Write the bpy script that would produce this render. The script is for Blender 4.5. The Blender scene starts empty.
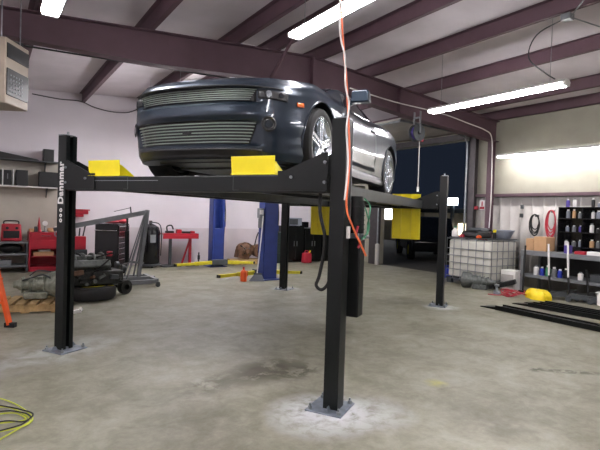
import bpy, bmesh, math, random
from mathutils import Vector, Matrix
random.seed(7)
PI = math.pi
S = bpy.context.scene
COL = S.collection
R = math.radians

# ------------------------------------------------------------------ materials
MATS = {}
def lin(c):
    return tuple(((x/12.92) if x <= .04045 else ((x+.055)/1.055)**2.4) for x in c)
def hexc(h):
    h = h.lstrip('#'); return lin([int(h[i:i+2], 16)/255 for i in (0, 2, 4)])
def mat(name, col, rough=.5, metal=0, var=.12, scale=8, bump=0, coat=0, emit=0, alpha=None, trans=0, spec=.5):
    if name in MATS: return MATS[name]
    m = bpy.data.materials.new(name); m.use_nodes = True
    nt = m.node_tree; b = nt.nodes['Principled BSDF']
    c = hexc(col) if isinstance(col, str) else col
    tc = nt.nodes.new('ShaderNodeTexCoord')
    nz = nt.nodes.new('ShaderNodeTexNoise'); nz.inputs['Scale'].default_value = scale; nz.inputs['Detail'].default_value = 5
    nt.links.new(tc.outputs['Object'], nz.inputs['Vector'])
    rp = nt.nodes.new('ShaderNodeValToRGB')
    rp.color_ramp.elements[0].position = .3; rp.color_ramp.elements[1].position = .7
    rp.color_ramp.elements[0].color = (*[x*(1-var) for x in c], 1)
    rp.color_ramp.elements[1].color = (*[min(1, x*(1+var)) for x in c], 1)
    nt.links.new(nz.outputs['Fac'], rp.inputs['Fac']); nt.links.new(rp.outputs['Color'], b.inputs['Base Color'])
    b.inputs['Roughness'].default_value = rough; b.inputs['Metallic'].default_value = metal
    b.inputs['Coat Weight'].default_value = coat; b.inputs['Coat Roughness'].default_value = .04
    b.inputs['Specular IOR Level'].default_value = spec
    if trans: b.inputs['Transmission Weight'].default_value = trans
    if emit:
        b.inputs['Emission Color'].default_value = (*c, 1); b.inputs['Emission Strength'].default_value = emit
    if bump:
        bp = nt.nodes.new('ShaderNodeBump'); bp.inputs['Strength'].default_value = bump; bp.inputs['Distance'].default_value = .02
        nt.links.new(nz.outputs['Fac'], bp.inputs['Height']); nt.links.new(bp.outputs['Normal'], b.inputs['Normal'])
    MATS[name] = m; return m

M = dict(
 wall=mat('wall_white', '#d3cdd2', .7, var=.05, scale=1.2, bump=.12),
 wains=mat('wainscot_grey', '#c6bdc1', .6, var=.08, scale=2),
 panel=mat('beige_panel', '#aba599', .7, var=.08, scale=2),
 metalw=mat('white_sheet_metal', '#a5a19c', .65, var=.06, scale=2.5, bump=.05),
 insul=mat('insulation', '#9b988a', .85, var=.12, scale=1.5, bump=.5),
 ceil=mat('ceiling_blanket', '#cdc6ca', .75, var=.09, scale=1.6, bump=.35),
 maroon=mat('maroon_steel', '#59424a', .6, var=.12, scale=3),
 darksteel=mat('dark_steel', '#4a4648', .5, metal=.4),
 black=mat('black_powder_coat', '#050807', .42, var=.25, scale=5, spec=.3),
 liftgreen=mat('lift_black_green', '#060b0a', .4, var=.2, scale=4, spec=.35),
 galv=mat('galvanised', '#8f9497', .35, metal=.8, var=.2, scale=12),
 runway=mat('runway_grey', '#4f5354', .35, metal=.6, var=.15, scale=8),
 zinc=mat('grey_plate', '#7e8690', .45, metal=.5, var=.25, scale=15),
 yellow=mat('yellow_paint', '#e0d011', .4, var=.06, scale=6),
 yellowd=mat('worn_yellow_paint', '#c4b81f', .5, var=.2, scale=9),
 rubber=mat('rubber', '#121212', .75, var=.3, scale=20),
 paint=mat('blue_grey_metallic', '#162330', .3, metal=.45, var=.04, scale=60, coat=.6),
 trim=mat('black_plastic', '#0b0c0e', .4, var=.2, scale=20),
 glass=mat('dark_glass', '#1b2228', .05, var=.05, spec=.8, coat=.5),
 grillebar=mat('grille_bar_metal', '#8d978f', .38, metal=.9, var=.05),
 chrome=mat('chrome', '#d5d8da', .12, metal=1, var=.03),
 alloy=mat('polished_alloy', '#c9ced2', .22, metal=.95, var=.05),
 brake=mat('brake_steel', '#3b3b3d', .5, metal=.7),
 amber=mat('amber_lens', '#d9672a', .25, var=.05),
 lens=mat('clear_lens', '#1c242c', .12, metal=.2, coat=.3),
 red=mat('red_paint', '#a3182a', .4, var=.12, scale=5),
 redp=mat('red_plastic', '#a82536', .45, var=.1),
 blue=mat('blue_paint', '#1f3376', .4, var=.15, scale=5),
 bluep=mat('blue_plastic', '#23359c', .4),
 orange=mat('orange_fibreglass', '#e0571c', .45, var=.08),
 cordo=mat('orange_cord', '#df6a3c', .5),
 cordw=mat('white_cord', '#d3d0cc', .5),
 cordy=mat('yellow_cord', '#b6c02a', .5),
 white=mat('white_plastic', '#d9d7d4', .5, var=.05),
 cream=mat('cream_enamel', '#95897a', .5, var=.06),
 wood=mat('pallet_wood', '#a58a5e', .8, var=.25, scale=14, bump=.2),
 card=mat('cardboard', '#b58f68', .8, var=.08),
 grey=mat('grey_paint', '#6d7073', .5, var=.15, scale=6),
 greyd=mat('dark_grey_paint', '#3a3e41', .5, var=.2, scale=6),
 castl=mat('pale_cast_aluminium', '#868b7e', .5, metal=.35, var=.35, scale=14, bump=.4),
 cast=mat('cast_aluminium', '#5f6360', .5, metal=.5, var=.35, scale=14, bump=.4),
 grease=mat('greasy_iron', '#2b2c2a', .45, metal=.4, var=.5, scale=14, bump=.4),
 rust=mat('rusty_iron', '#6b4f3d', .65, metal=.3, var=.35, scale=12, bump=.3),
 toolblack=mat('gloss_black_enamel', '#101013', .2, var=.15),
 plasticw=mat('milky_plastic', '#c3c2b9', .5, var=.1, scale=3),
 tubgrey=mat('grey_tub_plastic', '#7d838f', .5, var=.1),
 asphalt=mat('asphalt', '#3a3836', .85, var=.3, scale=9, bump=.2),
 purple=mat('purple_plastic', '#4b3a8c', .5),
 green=mat('green_plastic', '#3a7d5b', .5),
 cloth=mat('yellow_tarp', '#e3c60c', .55, var=.1, scale=6, bump=.3),
 tube=mat('lamp_tube', (1, .97, 1.0), .4, var=0, emit=26),
 sign=mat('lit_sign', (.75, .9, 1), .5, var=0, emit=5),
 headl=mat('far_headlamp', (.9, .95, 1), .5, var=0, emit=6),
 farwall=mat('far_building_wall', '#b7ab92', .7),
)
def glassmat():
    m = mat('thin_clear', '#aab0b0', .1)
    return m

# floor: mottled concrete with its own stains
def floor_mat():
    m = bpy.data.materials.new('concrete_floor'); m.use_nodes = True
    nt = m.node_tree; N = nt.nodes; Lk = nt.links; b = N['Principled BSDF']
    tc = N.new('ShaderNodeTexCoord')
    def noise(scale, det=6, rough=.6, dist=0):
        n = N.new('ShaderNodeTexNoise'); n.inputs['Scale'].default_value = scale; n.inputs['Detail'].default_value = det
        n.inputs['Roughness'].default_value = rough; n.inputs['Distortion'].default_value = dist
        Lk.new(tc.outputs['Object'], n.inputs['Vector']); return n.outputs['Fac']
    def ramp(f, p0, c0, p1, c1):
        r = N.new('ShaderNodeValToRGB'); r.color_ramp.elements[0].position = p0; r.color_ramp.elements[1].position = p1
        r.color_ramp.elements[0].color = (*c0, 1); r.color_ramp.elements[1].color = (*c1, 1)
        Lk.new(f, r.inputs['Fac']); return r.outputs['Color']
    def mix(f, a, c, typ='MIX'):
        x = N.new('ShaderNodeMix'); x.data_type = 'RGBA'; x.blend_type = typ
        if isinstance(f, (int, float)): x.inputs[0].default_value = f
        else: Lk.new(f, x.inputs[0])
        Lk.new(a, x.inputs[6])
        if isinstance(c, tuple): x.inputs[7].default_value = (*c, 1)
        else: Lk.new(c, x.inputs[7])
        return x.outputs[2]
    def mth(op, a, c):
        x = N.new('ShaderNodeMath'); x.operation = op
        for i, q in enumerate((a, c)):
            if isinstance(q, (int, float)): x.inputs[i].default_value = q
            else: Lk.new(q, x.inputs[i])
        x.use_clamp = True
        return x.outputs[0]
    def spot(x, y, r, amt, sx=1, sy=1, rot=0, nscale=5, lo=.35, hi=.6):
        mp = N.new('ShaderNodeMapping'); mp.vector_type = 'TEXTURE'
        mp.inputs['Location'].default_value = (x, y, 0); mp.inputs['Rotation'].default_value = (0, 0, rot); mp.inputs['Scale'].default_value = (r*sx, r*sy, 1)
        Lk.new(tc.outputs['Object'], mp.inputs['Vector'])
        ln = N.new('ShaderNodeVectorMath'); ln.operation = 'LENGTH'; Lk.new(mp.outputs['Vector'], ln.inputs[0])
        mr = N.new('ShaderNodeMapRange'); mr.inputs['From Min'].default_value = .35; mr.inputs['From Max'].default_value = 1.0
        mr.inputs['To Min'].default_value = 1; mr.inputs['To Max'].default_value = 0; Lk.new(ln.outputs['Value'], mr.inputs['Value'])
        nr = N.new('ShaderNodeMapRange'); nr.inputs['From Min'].default_value = lo; nr.inputs['From Max'].default_value = hi
        Lk.new(noise(nscale, 6, .65, .4), nr.inputs['Value'])
        return mth('MULTIPLY', mth('MULTIPLY', mr.outputs[0], nr.outputs[0]), amt)
    base = ramp(noise(.8, 8, .62, .3), .35, hexc('#55523f'), .65, hexc('#8a887a'))
    base = mix(.55, base, ramp(noise(3.6, 9, .75, .4), .38, hexc('#66634f'),   .62, hexc('#8f8e80')))
    fine = ramp(noise(22, 4, .7), .3, (.8, .8, .8), .7, (1.12, 1.12, 1.12))
    base = mix(.6, base, fine, 'MULTIPLY')
    drk = ramp(noise(1.5, 8, .68, .5), .52, (0, 0, 0), .74, (1, 1, 1))
    base = mix(mth('MULTIPLY', drk, .62), base, hexc('#544f3c'))
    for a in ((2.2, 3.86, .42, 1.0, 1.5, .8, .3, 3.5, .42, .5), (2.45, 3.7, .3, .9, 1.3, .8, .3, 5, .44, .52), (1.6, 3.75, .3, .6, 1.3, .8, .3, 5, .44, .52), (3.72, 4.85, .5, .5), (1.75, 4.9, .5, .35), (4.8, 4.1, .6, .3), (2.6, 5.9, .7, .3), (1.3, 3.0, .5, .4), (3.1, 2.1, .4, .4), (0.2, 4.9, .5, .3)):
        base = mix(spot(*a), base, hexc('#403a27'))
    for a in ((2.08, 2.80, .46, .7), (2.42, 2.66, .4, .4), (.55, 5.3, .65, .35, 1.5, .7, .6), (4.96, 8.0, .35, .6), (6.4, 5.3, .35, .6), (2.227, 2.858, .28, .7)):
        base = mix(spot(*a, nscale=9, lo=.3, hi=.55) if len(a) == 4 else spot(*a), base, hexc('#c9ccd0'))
    for a in ((3.39, 2.85, .13, .6),):
        base = mix(spot(*a), base, hexc('#a8a13a'))
    for a in ((4.85, 2.42, .22, 1, 1.9, .35, -.7), (4.62, 2.62, .13, 1, 1, .6, 0)):
        base = mix(spot(*a, nscale=14, lo=.42, hi=.5), base, hexc('#3b3a24'))
    Lk.new(base, b.inputs['Base Color'])
    rr = N.new('ShaderNodeMapRange'); rr.inputs['To Min'].default_value = .42; rr.inputs['To Max'].default_value = .66
    Lk.new(noise(2.4), rr.inputs['Value']); Lk.new(rr.outputs[0], b.inputs['Roughness'])
    bp = N.new('ShaderNodeBump'); bp.inputs['Strength'].default_value = .15; bp.inputs['Distance'].default_value = .01
    Lk.new(noise(12), bp.inputs['Height']); Lk.new(bp.outputs['Normal'], b.inputs['Normal'])
    return m
M['floor'] = floor_mat()

# ------------------------------------------------------------------ mesh builder
class MB:
    def __init__(s): s.bm = bmesh.new(); s.mi = 0
    def _t(s, vs, mx):
        for v in vs: v.co = mx @ v.co
    def box(s, c, d, rot=(0, 0, 0), top=None):
        r = bmesh.ops.create_cube(s.bm, size=1)['verts']
        for v in r:
            k = 1
            if top is not None and v.co.z > 0: k = top
            v.co = Vector((v.co.x*d[0]*k, v.co.y*d[1]*k, v.co.z*d[2]))
        mx = Matrix.Translation(c) @ Matrix.Rotation(rot[2], 4, 'Z') @ Matrix.Rotation(rot[1], 4, 'Y') @ Matrix.Rotation(rot[0], 4, 'X')
        s._t(r, mx)
        for f in {f for v in r for f in v.link_faces}: f.material_index = s.mi
        return s
    def bb(s, a, b):
        return s.box([(a[i]+b[i])/2 for i in range(3)], [abs(b[i]-a[i]) for i in range(3)])
    def bar(s, p, q, w, h=None):
        p = Vector(p); q = Vector(q); d = q-p; h = h or w
        r = bmesh.ops.create_cube(s.bm, size=1)['verts']
        for v in r: v.co = Vector((v.co.x*w, v.co.y*h, v.co.z*d.length))
        s._t(r, Matrix.Translation((p+q)/2) @ (d.to_track_quat('Z', 'Y').to_matrix().to_4x4()))
        for f in {f for v in r for f in v.link_faces}: f.material_index = s.mi
        return s
    def cyl(s, p, q, r0, r1=None, n=20, caps=True):
        p = Vector(p); q = Vector(q); d = q-p; r1 = r0 if r1 is None else r1
        r = bmesh.ops.create_cone(s.bm, cap_ends=caps, segments=n, radius1=r0, radius2=r1, depth=d.length)['verts']
        s._t(r, Matrix.Translation((p+q)/2) @ (d.to_track_quat('Z', 'Y').to_matrix().to_4x4()))
        for f in {f for v in r for f in v.link_faces}: f.material_index = s.mi
        return s
    def ell(s, c, d, n=16):
        r = bmesh.ops.create_uvsphere(s.bm, u_segments=n, v_segments=max(6, n//2), radius=.5)['verts']
        for v in r: v.co = Vector((v.co.x*d[0]+c[0], v.co.y*d[1]+c[1], v.co.z*d[2]+c[2]))
        for f in {f for v in r for f in v.link_faces}: f.material_index = s.mi
        return s
    def tube(s, pts, r, n=8, smooth=True, closed=False):
        pts = [Vector(p) for p in pts]
        if smooth and len(pts) > 2:
            o = []
            L = len(pts)
            for i in range(L-1):
                p0 = pts[max(0, i-1)]; p1 = pts[i]; p2 = pts[i+1]; p3 = pts[min(L-1, i+2)]
                for k in range(6):
                    t = k/6
                    o.append(.5*((2*p1)+(p2-p0)*t+(2*p0-5*p1+4*p2-p3)*t*t+(3*p1-p0-3*p2+p3)*t**3))
            o.append(pts[-1]); pts = o
        rings = []; up = Vector((0, 0, 1)); pn = None
        for i, p in enumerate(pts):
            t = (pts[min(i+1, len(pts)-1)]-pts[max(0, i-1)]).normalized()
            if pn is None:
                a = up if abs(t.z) < .9 else Vector((1, 0, 0)); pn = (a-t*a.dot(t)).normalized()
            else: pn = (pn-t*pn.dot(t)).normalized()
            bn = t.cross(pn)
            rings.append([s.bm.verts.new(p+pn*r*math.cos(2*PI*k/n)+bn*r*math.sin(2*PI*k/n)) for k in range(n)])
        for a, b in zip(rings, rings[1:]):
            for k in range(n):
                f = s.bm.faces.new((a[k], a[(k+1) % n], b[(k+1) % n], b[k])); f.material_index = s.mi
        s.bm.faces.new(rings[0][::-1]); s.bm.faces.new(rings[-1])
        return s
    def lathe(s, prof, c=(0, 0, 0), axis='Z', n=40):
        rot = {'Z': Matrix.Identity(4), 'Y': Matrix.Rotation(-PI/2, 4, 'X'), 'X': Matrix.Rotation(PI/2, 4, 'Y')}[axis]
        mx = Matrix.Translation(c) @ rot; rings = []
        for (r, z) in prof:
            if r < 1e-6: rings.append([s.bm.verts.new(mx @ Vector((0, 0, z)))])
            else: rings.append([s.bm.verts.new(mx @ Vector((r*math.cos(2*PI*k/n), r*math.sin(2*PI*k/n), z))) for k in range(n)])
        for a, b in zip(rings, rings[1:]):
            for k in range(n):
                q = (k+1) % n
                if len(a) == 1 and len(b) == 1: continue
                if len(a) == 1: vs = (a[0], b[q], b[k])
                elif len(b) == 1: vs = (a[k], a[q], b[0])
                else: vs = (a[k], a[q], b[q], b[k])
                f = s.bm.faces.new(vs); f.material_index = s.mi
        return s
    def prism(s, poly, a, b, plane='XZ'):
        """poly of 2D points extruded from a to b along the remaining axis"""
        def P(u, v, w):
            return {'XZ': (u, w, v), 'XY': (u, v, w), 'YZ': (w, u, v)}[plane]
        A = [s.bm.verts.new(P(u, v, a)) for u, v in poly]; B = [s.bm.verts.new(P(u, v, b)) for u, v in poly]
        n = len(poly)
        s.bm.faces.new(A[::-1]).material_index = s.mi; s.bm.faces.new(B).material_index = s.mi
        for k in range(n): s.bm.faces.new((A[k], A[(k+1) % n], B[(k+1) % n], B[k])).material_index = s.mi
        return s
    def grid(s, rows, thick=None):
        V = [[s.bm.verts.new(p) for p in r] for r in rows]
        for a, b in zip(V, V[1:]):
            for k in range(len(a)-1):
                try: s.bm.faces.new((a[k], a[k+1], b[k+1], b[k])).material_index = s.mi
                except ValueError: pass
        return s
    def build(s, name, m, parent=None, bevel=0, smooth=40, solid=0, doubles=False, keepn=False):
        if doubles: bmesh.ops.remove_doubles(s.bm, verts=s.bm.verts, dist=1e-5)
        if not keepn: bmesh.ops.recalc_face_normals(s.bm, faces=s.bm.faces)
        me = bpy.data.meshes.new(name); s.bm.to_mesh(me); s.bm.free()
        for f in me.polygons: f.use_smooth = True
        me.set_sharp_from_angle(angle=R(smooth))
        for x in (m if isinstance(m, (list, tuple)) else [m]): me.materials.append(x)
        o = bpy.data.objects.new(name, me); COL.objects.link(o)
        if parent: o.parent = parent
        if bevel:
            b = o.modifiers.new('Bevel', 'BEVEL'); b.width = bevel; b.segments = 2; b.limit_method = 'ANGLE'; b.angle_limit = R(40)
        if solid:
            b = o.modifiers.new('Solid', 'SOLIDIFY'); b.thickness = solid; b.offset = 0
        return o

def tag(o, label=None, cat=None, group=None, kind=None):
    if label: o['label'] = label
    if cat: o['category'] = cat
    if group: o['group'] = group
    if kind: o['kind'] = kind
    return o
def thing(name, label, cat, loc=(0, 0, 0), rz=0, group=None):
    o = bpy.data.objects.new(name, None); COL.objects.link(o); o.empty_display_size = .2
    o.location = loc; o.rotation_euler = (0, 0, rz)
    return tag(o, label, cat, group)
def copy_tree(o, parent=None):
    c = o.copy(); COL.objects.link(c); c.parent = parent
    for ch in list(o.children): copy_tree(ch, c)
    return c
def struct(name, mb, m, **k):
    o = mb.build(name, m, **k); o['kind'] = 'structure'; return o

# ------------------------------------------------------------------ camera
F_PX, PIT, ROL, YAW, HC = 475.62, .0213, .0323, .5829, 1.47
Fv = Vector((math.sin(YAW)*math.cos(PIT), math.cos(YAW)*math.cos(PIT), -math.sin(PIT)))
Rv = Vector((math.cos(YAW), -math.sin(YAW), 0)); Uv = Rv.cross(Fv)
R2 = Rv*math.cos(ROL)+Uv*math.sin(ROL); U2 = -Rv*math.sin(ROL)+Uv*math.cos(ROL)
cd = bpy.data.cameras.new('camera'); cam = bpy.data.objects.new('camera', cd); COL.objects.link(cam)
mx = Matrix((R2, U2, -Fv)).transposed().to_4x4(); mx.translation = (0, 0, HC); cam.matrix_world = mx
cd.sensor_width = 36; cd.lens = F_PX/600*36; cd.clip_start = .05; cd.clip_end = 200
S.camera = cam
CAMP = Vector((0, 0, HC))
def at(x, y, ax, val):
    """the point of the plane (axis ax = val) seen at pixel x, y"""
    d = Fv+R2*((x-300)/F_PX)-U2*((y-225)/F_PX)
    return CAMP+d*((val-CAMP[ax])/d[ax])

# ------------------------------------------------------------------ the building
XL, XR, YF, YB = -1.6, 10.35, -6.5, 12.9
RIDGE = 4.83
def zr(x): return 4.31-.077*abs(x-RIDGE)      # underside of purlins
def zc(x): return zr(x)+.21                    # ceiling
b = MB(); b.bb((XL-.2, YF-.2, -.2), (XR+.02, YB+.2, 0)); struct('floor', b, M['floor'])
b = MB()
for x0, x1 in ((XL-.2, RIDGE), (RIDGE, XR+.2)):
    b.prism([(x0, zc(x0)), (x1, zc(x1)), (x1, zc(x1)+.08), (x0, zc(x0)+.08)], YF-.2, YB+.2, 'XZ')
struct('ceiling', b, M['ceil'])
b = MB(); b.bb((XL-.2, YB, 0), (XR+.2, YB+.2, 4.6)); struct('wall_back', b, M['wall'])
b = MB(); b.bb((XL-.2, YF, 0), (XL, YB, 4.3)); struct('wall_left', b, M['wall'])
b = MB(); b.bb((XL-.2, YF-.2, 0), (XR+.2, YF, 4.6)); struct('wall_front', b, M['wall'])
DY0, DY1, DZ = 7.8, 11.14, 3.55
b = MB(); b.bb((XR, YF, 0), (XR+.2, DY0, 4.3)); b.bb((XR, DY0, DZ), (XR+.2, DY1, 4.3)); b.bb((XR, DY1, 0), (XR+.2, YB, 4.3))
struct('wall_right', b, M['insul'])
# ribbed sheet on the lower right wall
def ribbed(y0, y1, z0, z1):
    b = MB(); y = y0
    rows = [[], []]
    n = int((y1-y0)/.26)
    for i in range(n+1):
        yy = y0+i*(y1-y0)/n
        for dy, dx in ((-.016, 0), (-.008, -.018), (.008, -.018), (.016, 0)):
            q = min(max(yy+dy, y0), y1)
            rows[0].append((XR-.012+dx, q, z0)); rows[1].append((XR-.012+dx, q, z1))
    b.grid(rows); return b
struct('trim_1', ribbed(YF, DY0-.1, 0, 2.06), M['metalw'], solid=.003, smooth=5)
b = MB(); b.bb((XR-.09, YF, 2.06), (XR-.003, DY0-.1, 2.13)); struct('trim_2', b, M['maroon'])
# grey lower lining of the back wall and its cap
b = MB(); b.bb((XL, YB-.03, 0), (7.4, YB-.002, 1.0)); struct('baseboard_back', b, M['wains'])
b = MB(); b.bb((XL, YB-.06, 0), (1.5, YB-.031, 2.52)); struct('trim_3', b, M['panel'])
# door jambs of the open bay
b = MB(); b.bb((XR-.14, DY1-.05, 0), (XR-.003, DY1+.32, 4.0)); b.bb((XR-.14, DY0-.2, 0), (XR-.024, DY0, DZ)); b.bb((XR-.14, DY0, DZ), (XR-.003, DY1-.05, DZ+.14))
b.build('door_1', M['darksteel'])['kind'] = 'structure'
b = MB(); b.bb((XR+.2, -30, -.25), (70, 70, -.03)); struct('ground', b, M['asphalt'])

# main frame: tapered maroon rafter with flanges, and its columns
RY = 7.14
def bot(x): 
    pts = [(XL, 3.55), (0.1, 3.60), (2.0, 3.62), (4.0, 3.76), (5.6, 3.76), (7.2, 3.60), (9.6, 3.45), (XR, 3.4)]
    for (x0, z0), (x1, z1) in zip(pts, pts[1:]):
        if x <= x1: return z0+(z1-z0)*(x-x0)/(x1-x0)
    return pts[-1][1]
def rafter(y, lab):
    t = thing('rafter', lab, 'roof beam', (RIDGE, y, 0), group='maroon main frames across the roof')
    xs = [XL+.01, 0.1, 2, 4, RIDGE, 5.6, 7.2, 9.6, XR-.005]
    b = MB(); b.prism([(x-RIDGE, bot(x)) for x in xs]+[(x-RIDGE, zr(x)-.003) for x in xs[::-1]], -.006, .006, 'XZ'); b.build('web', M['maroon'], t)
    b = MB()
    for x0, x1 in zip(xs, xs[1:]):
        x0 -= RIDGE; x1 -= RIDGE
        b.prism([(x0, bot(x0+RIDGE)-.014), (x1, bot(x1+RIDGE)-.014), (x1, bot(x1+RIDGE)), (x0, bot(x0+RIDGE))], -.1, .1, 'XZ')
    b.build('bottom_flange', M['maroon'], t)
    b = MB()
    for x0, x1 in ((xs[0], RIDGE), (RIDGE, xs[-1])):
        b.prism([(x0-RIDGE, zr(x0)-.016), (x1-RIDGE, zr(x1)-.016), (x1-RIDGE, zr(x1)-.002), (x0-RIDGE, zr(x0)-.002)], -.1, .1, 'XZ')
    b.build('top_flange', M['maroon'], t)
    for x in (RIDGE, 7.0):
        b = MB(); b.bb((x-RIDGE-.01, -.098, bot(x)), (x-RIDGE+.01, .098, zr(x)-.02)); b.build('stiffener', M['maroon'], t)
    b = MB()
    b.bb((XR-.20-RIDGE, -.075, .003), (XR-.188-RIDGE, .075, 3.4)); b.bb((XR-.188-RIDGE, -.006, .003), (XR-.10-RIDGE, .006, 3.4)); b.bb((XR-.11-RIDGE, -.075, .003), (XR-.10-RIDGE, .075, 3.4))
    b.build('column', M['maroon'], t)
    return t
rafter(RY, 'big maroon tapered steel rafter crossing the roof above the raised car')

# purlins (Z sections) along the roof
def purlin(x, lab):
    b = MB()
    z0, z1 = zr(x)+.0, zc(x)-.004
    b.bb((x-.004, YF, z0), (x+.004, YB, z1)); b.bb((x-.004, YF, z0), (x+.07, YB, z0+.006)); b.bb((x+.066, YF, z0), (x+.07, YB, z0+.022))
    b.bb((x-.07, YF, z1-.006), (x+.004, YB, z1))
    tag(b.build('purlin', M['maroon']), lab, 'roof beam', 'maroon roof purlins')
for x, l in ((-1.0, 'maroon roof purlin at the left edge, above the grey unit heater'), (.5, 'maroon roof purlin nearest the short lamp at upper left'), (1.93, 'maroon roof purlin running to the back wall above the black lift post'),
             (3.3, 'maroon roof purlin left of the lamp above the car, fixed beside the diagonal brace'), (4.05, 'maroon roof purlin directly above the lamp over the car'),
             (5.0, 'maroon roof purlin just right of the lamp over the car'), (6.2, 'maroon roof purlin between the orange cord and the hanging right lamp'),
             (7.6, 'maroon roof purlin directly above the hanging right lamp'), (9.2, 'maroon roof purlin behind the hanging right lamp'), (10.2, 'maroon eave purlin along the top of the right wall')):
    purlin(x, l)
# flange brace
b = MB(); b.bar((3.95, RY-.09, 3.75), (4.0, RY-.75, 4.28), .05, .012); tag(b.build('flange_brace', M['maroon']), 'thin diagonal steel brace from the rafter up to the roof', 'brace')

# ------------------------------------------------------------------ lamps
def lamp(x, y0, y1, z, lab, hang=True, n=2):
    t = thing('fluorescent_lamp', lab, 'lamp', (x, (y0+y1)/2, z), group='long fluorescent lamps')
    h = (y1-y0)/2
    b = MB(); b.prism([(-.03, .05), (.03, .05), (.085, .0), (-.085, 0)], -h, h, 'XZ'); b.build('housing', M['white'], t)
    for sx in ((-.058, .058) if n == 2 else (0,)):
        b = MB(); b.cyl((sx, -h+.05, -.022), (sx, h-.05, -.022), .023, n=12); b.build('tube', M['tube'], t)
    for sy in (-1, 1):
        b = MB(); b.box((0, sy*(h-.02), -.02), (.15, .035, .05)); b.build('end_cap', M['white'], t, bevel=.006)
        if hang:
            zz = zr(x)-z if abs(x-6.65) > .01 else zc(x)-z
            b = MB(); b.cyl((0, sy*(h-.25), .05), (0, sy*(h-.25), zc(x)-z-.003), .004, n=6); b.build('hanger', M['galv'], t)
    return t
lamp(.5, 2.95, 5.45, 3.42, 'fluorescent lamp at upper left, mostly cut off by the picture edge')
lamp(3.04, 2.3, 4.9, 3.62, 'bright fluorescent lamp hanging above the car beside the orange cord')
lamp(6.67, 3.52, 5.97, 3.42, 'hanging fluorescent lamp in full view at upper right')
lamp(9.95, 4.45, 6.80, 2.98, 'fluorescent lamp along the cream insulated right wall', hang=False, n=1)
for x, y in ((4.6, 9.0), (6.7, 9.3), (3.0, 8.55), (2.2, -1.2), (6.6, -1.6), (9.3, -2.5), (-.6, -3.4), (3.4, -4.6)):  # leftmost lamp behind the car is added, unseen, to brighten the lower left
    l = 'fluorescent lamp hidden behind the raised car' if y > 5 else 'fluorescent lamp in the near half of the shop, outside the picture'
    o = lamp(x, y, y+2.45, 3.5, l); o['group'] = 'fluorescent lamps behind the car' if y > 5 else 'fluorescent lamps in the near half of the shop'
w = bpy.data.worlds.new('night'); S.world = w; w.use_nodes = True
w.node_tree.nodes['Background'].inputs[0].default_value = (.005, .007, .012, 1); w.node_tree.nodes['Background'].inputs[1].default_value = .6

# ------------------------------------------------------------------ four post lift
AN = 1.0274; LX, LY = 2.237, 2.851; LL, LW, LH = 4.93, 3.0, 2.2
lift = thing('four_post_lift', 'black four post car lift with yellow wheel stops, raised under the car', 'car lift', (LX, LY, 0), PI/2-AN)
u = Vector((math.sin(AN), math.cos(AN), 0)); v = Vector((-math.cos(AN), math.sin(AN), 0))
def Lw(a, c, z): return Vector((LX, LY, 0))+u*a+v*c+Vector((0, 0, z))
RT, RB = 1.78, 1.655       # runway top and bottom
PW, PD = .116, .122        # post width along v and depth along u
def post(pu, pv, inner):
    # C channel, open side faces the other post (inner = +1 towards +v)
    b = MB(); t = .006; z0, z1 = .012, LH
    yo = pv-inner*PW/2; yi = pv+inner*PW/2
    b.bb((pu-PD/2, min(yo, yo+inner*t), z0), (pu+PD/2, max(yo, yo+inner*t), z1))
    for sx in (-1, 1):
        b.bb((pu+sx*PD/2-t/2, min(yo, yi), z0), (pu+sx*PD/2+t/2, max(yo, yi), z1))
        xa = pu+sx*PD/2; b.bb((min(xa, xa-sx*.042), min(yi, yi-inner*t), z0), (max(xa, xa-sx*.042), max(yi, yi-inner*t), z1))
    p = b.build('post', M['liftgreen'], lift)
    b = MB(); b.box((pu, pv+inner*.025, .006), (.31, .29, .012)); 
    q = b.build('base_plate', M['zinc'], p, bevel=.003)
    for sx in (-1, 1):
        b = MB(); b.box((pu+sx*(PD/2+.045), pv, .03), (.075, .012, .04), top=.4); b.build('gusset', M['zinc'], p)
    for sx in (-1, 1):
        for sy in (-1, 1):
            b = MB(); b.cyl((pu+sx*.125, pv+inner*.025+sy*.115, .012), (pu+sx*.125, pv+inner*.025+sy*.115, .035), .017, n=6); b.cyl((pu+sx*.125, pv+inner*.025+sy*.115, .03), (pu+sx*.125, pv+inner*.025+sy*.115, .055), .008, n=10)
            b.build('anchor_bolt', M['galv'], p)
    b = MB(); b.bb((pu-.02, pv-inner*(PW/2-.012)-.003, .05), (pu+.02, pv-inner*(PW/2-.012)+.003, LH-.02)); b.build('safety_ladder', M['greyd'], p)
    b = MB(); b.box((pu, pv-inner*PW/2*.2, LH+.006), (PD+.01, PW*.8, .01)); b.cyl((pu, pv, LH+.01), (pu, pv, LH+.045), .012, n=8); b.build('top_plate', M['galv'], p)
    return p
posts = {}
for k, (a, c, i) in {'P1': (0, 0, 1), 'P2': (0, LW, -1), 'P4': (LL, 0, 1), 'P3': (LL, LW, -1)}.items(): posts[k] = post(a, c, i)
# grey slide-block strip on the near post's outer corner
b = MB(); b.bb((PD/2+.004, -PW/2-.004, 1.42), (PD/2+.012, PW/2-.03, 2.19)); b.build('cable_cover', M['galv'], posts['P1'])
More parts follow.
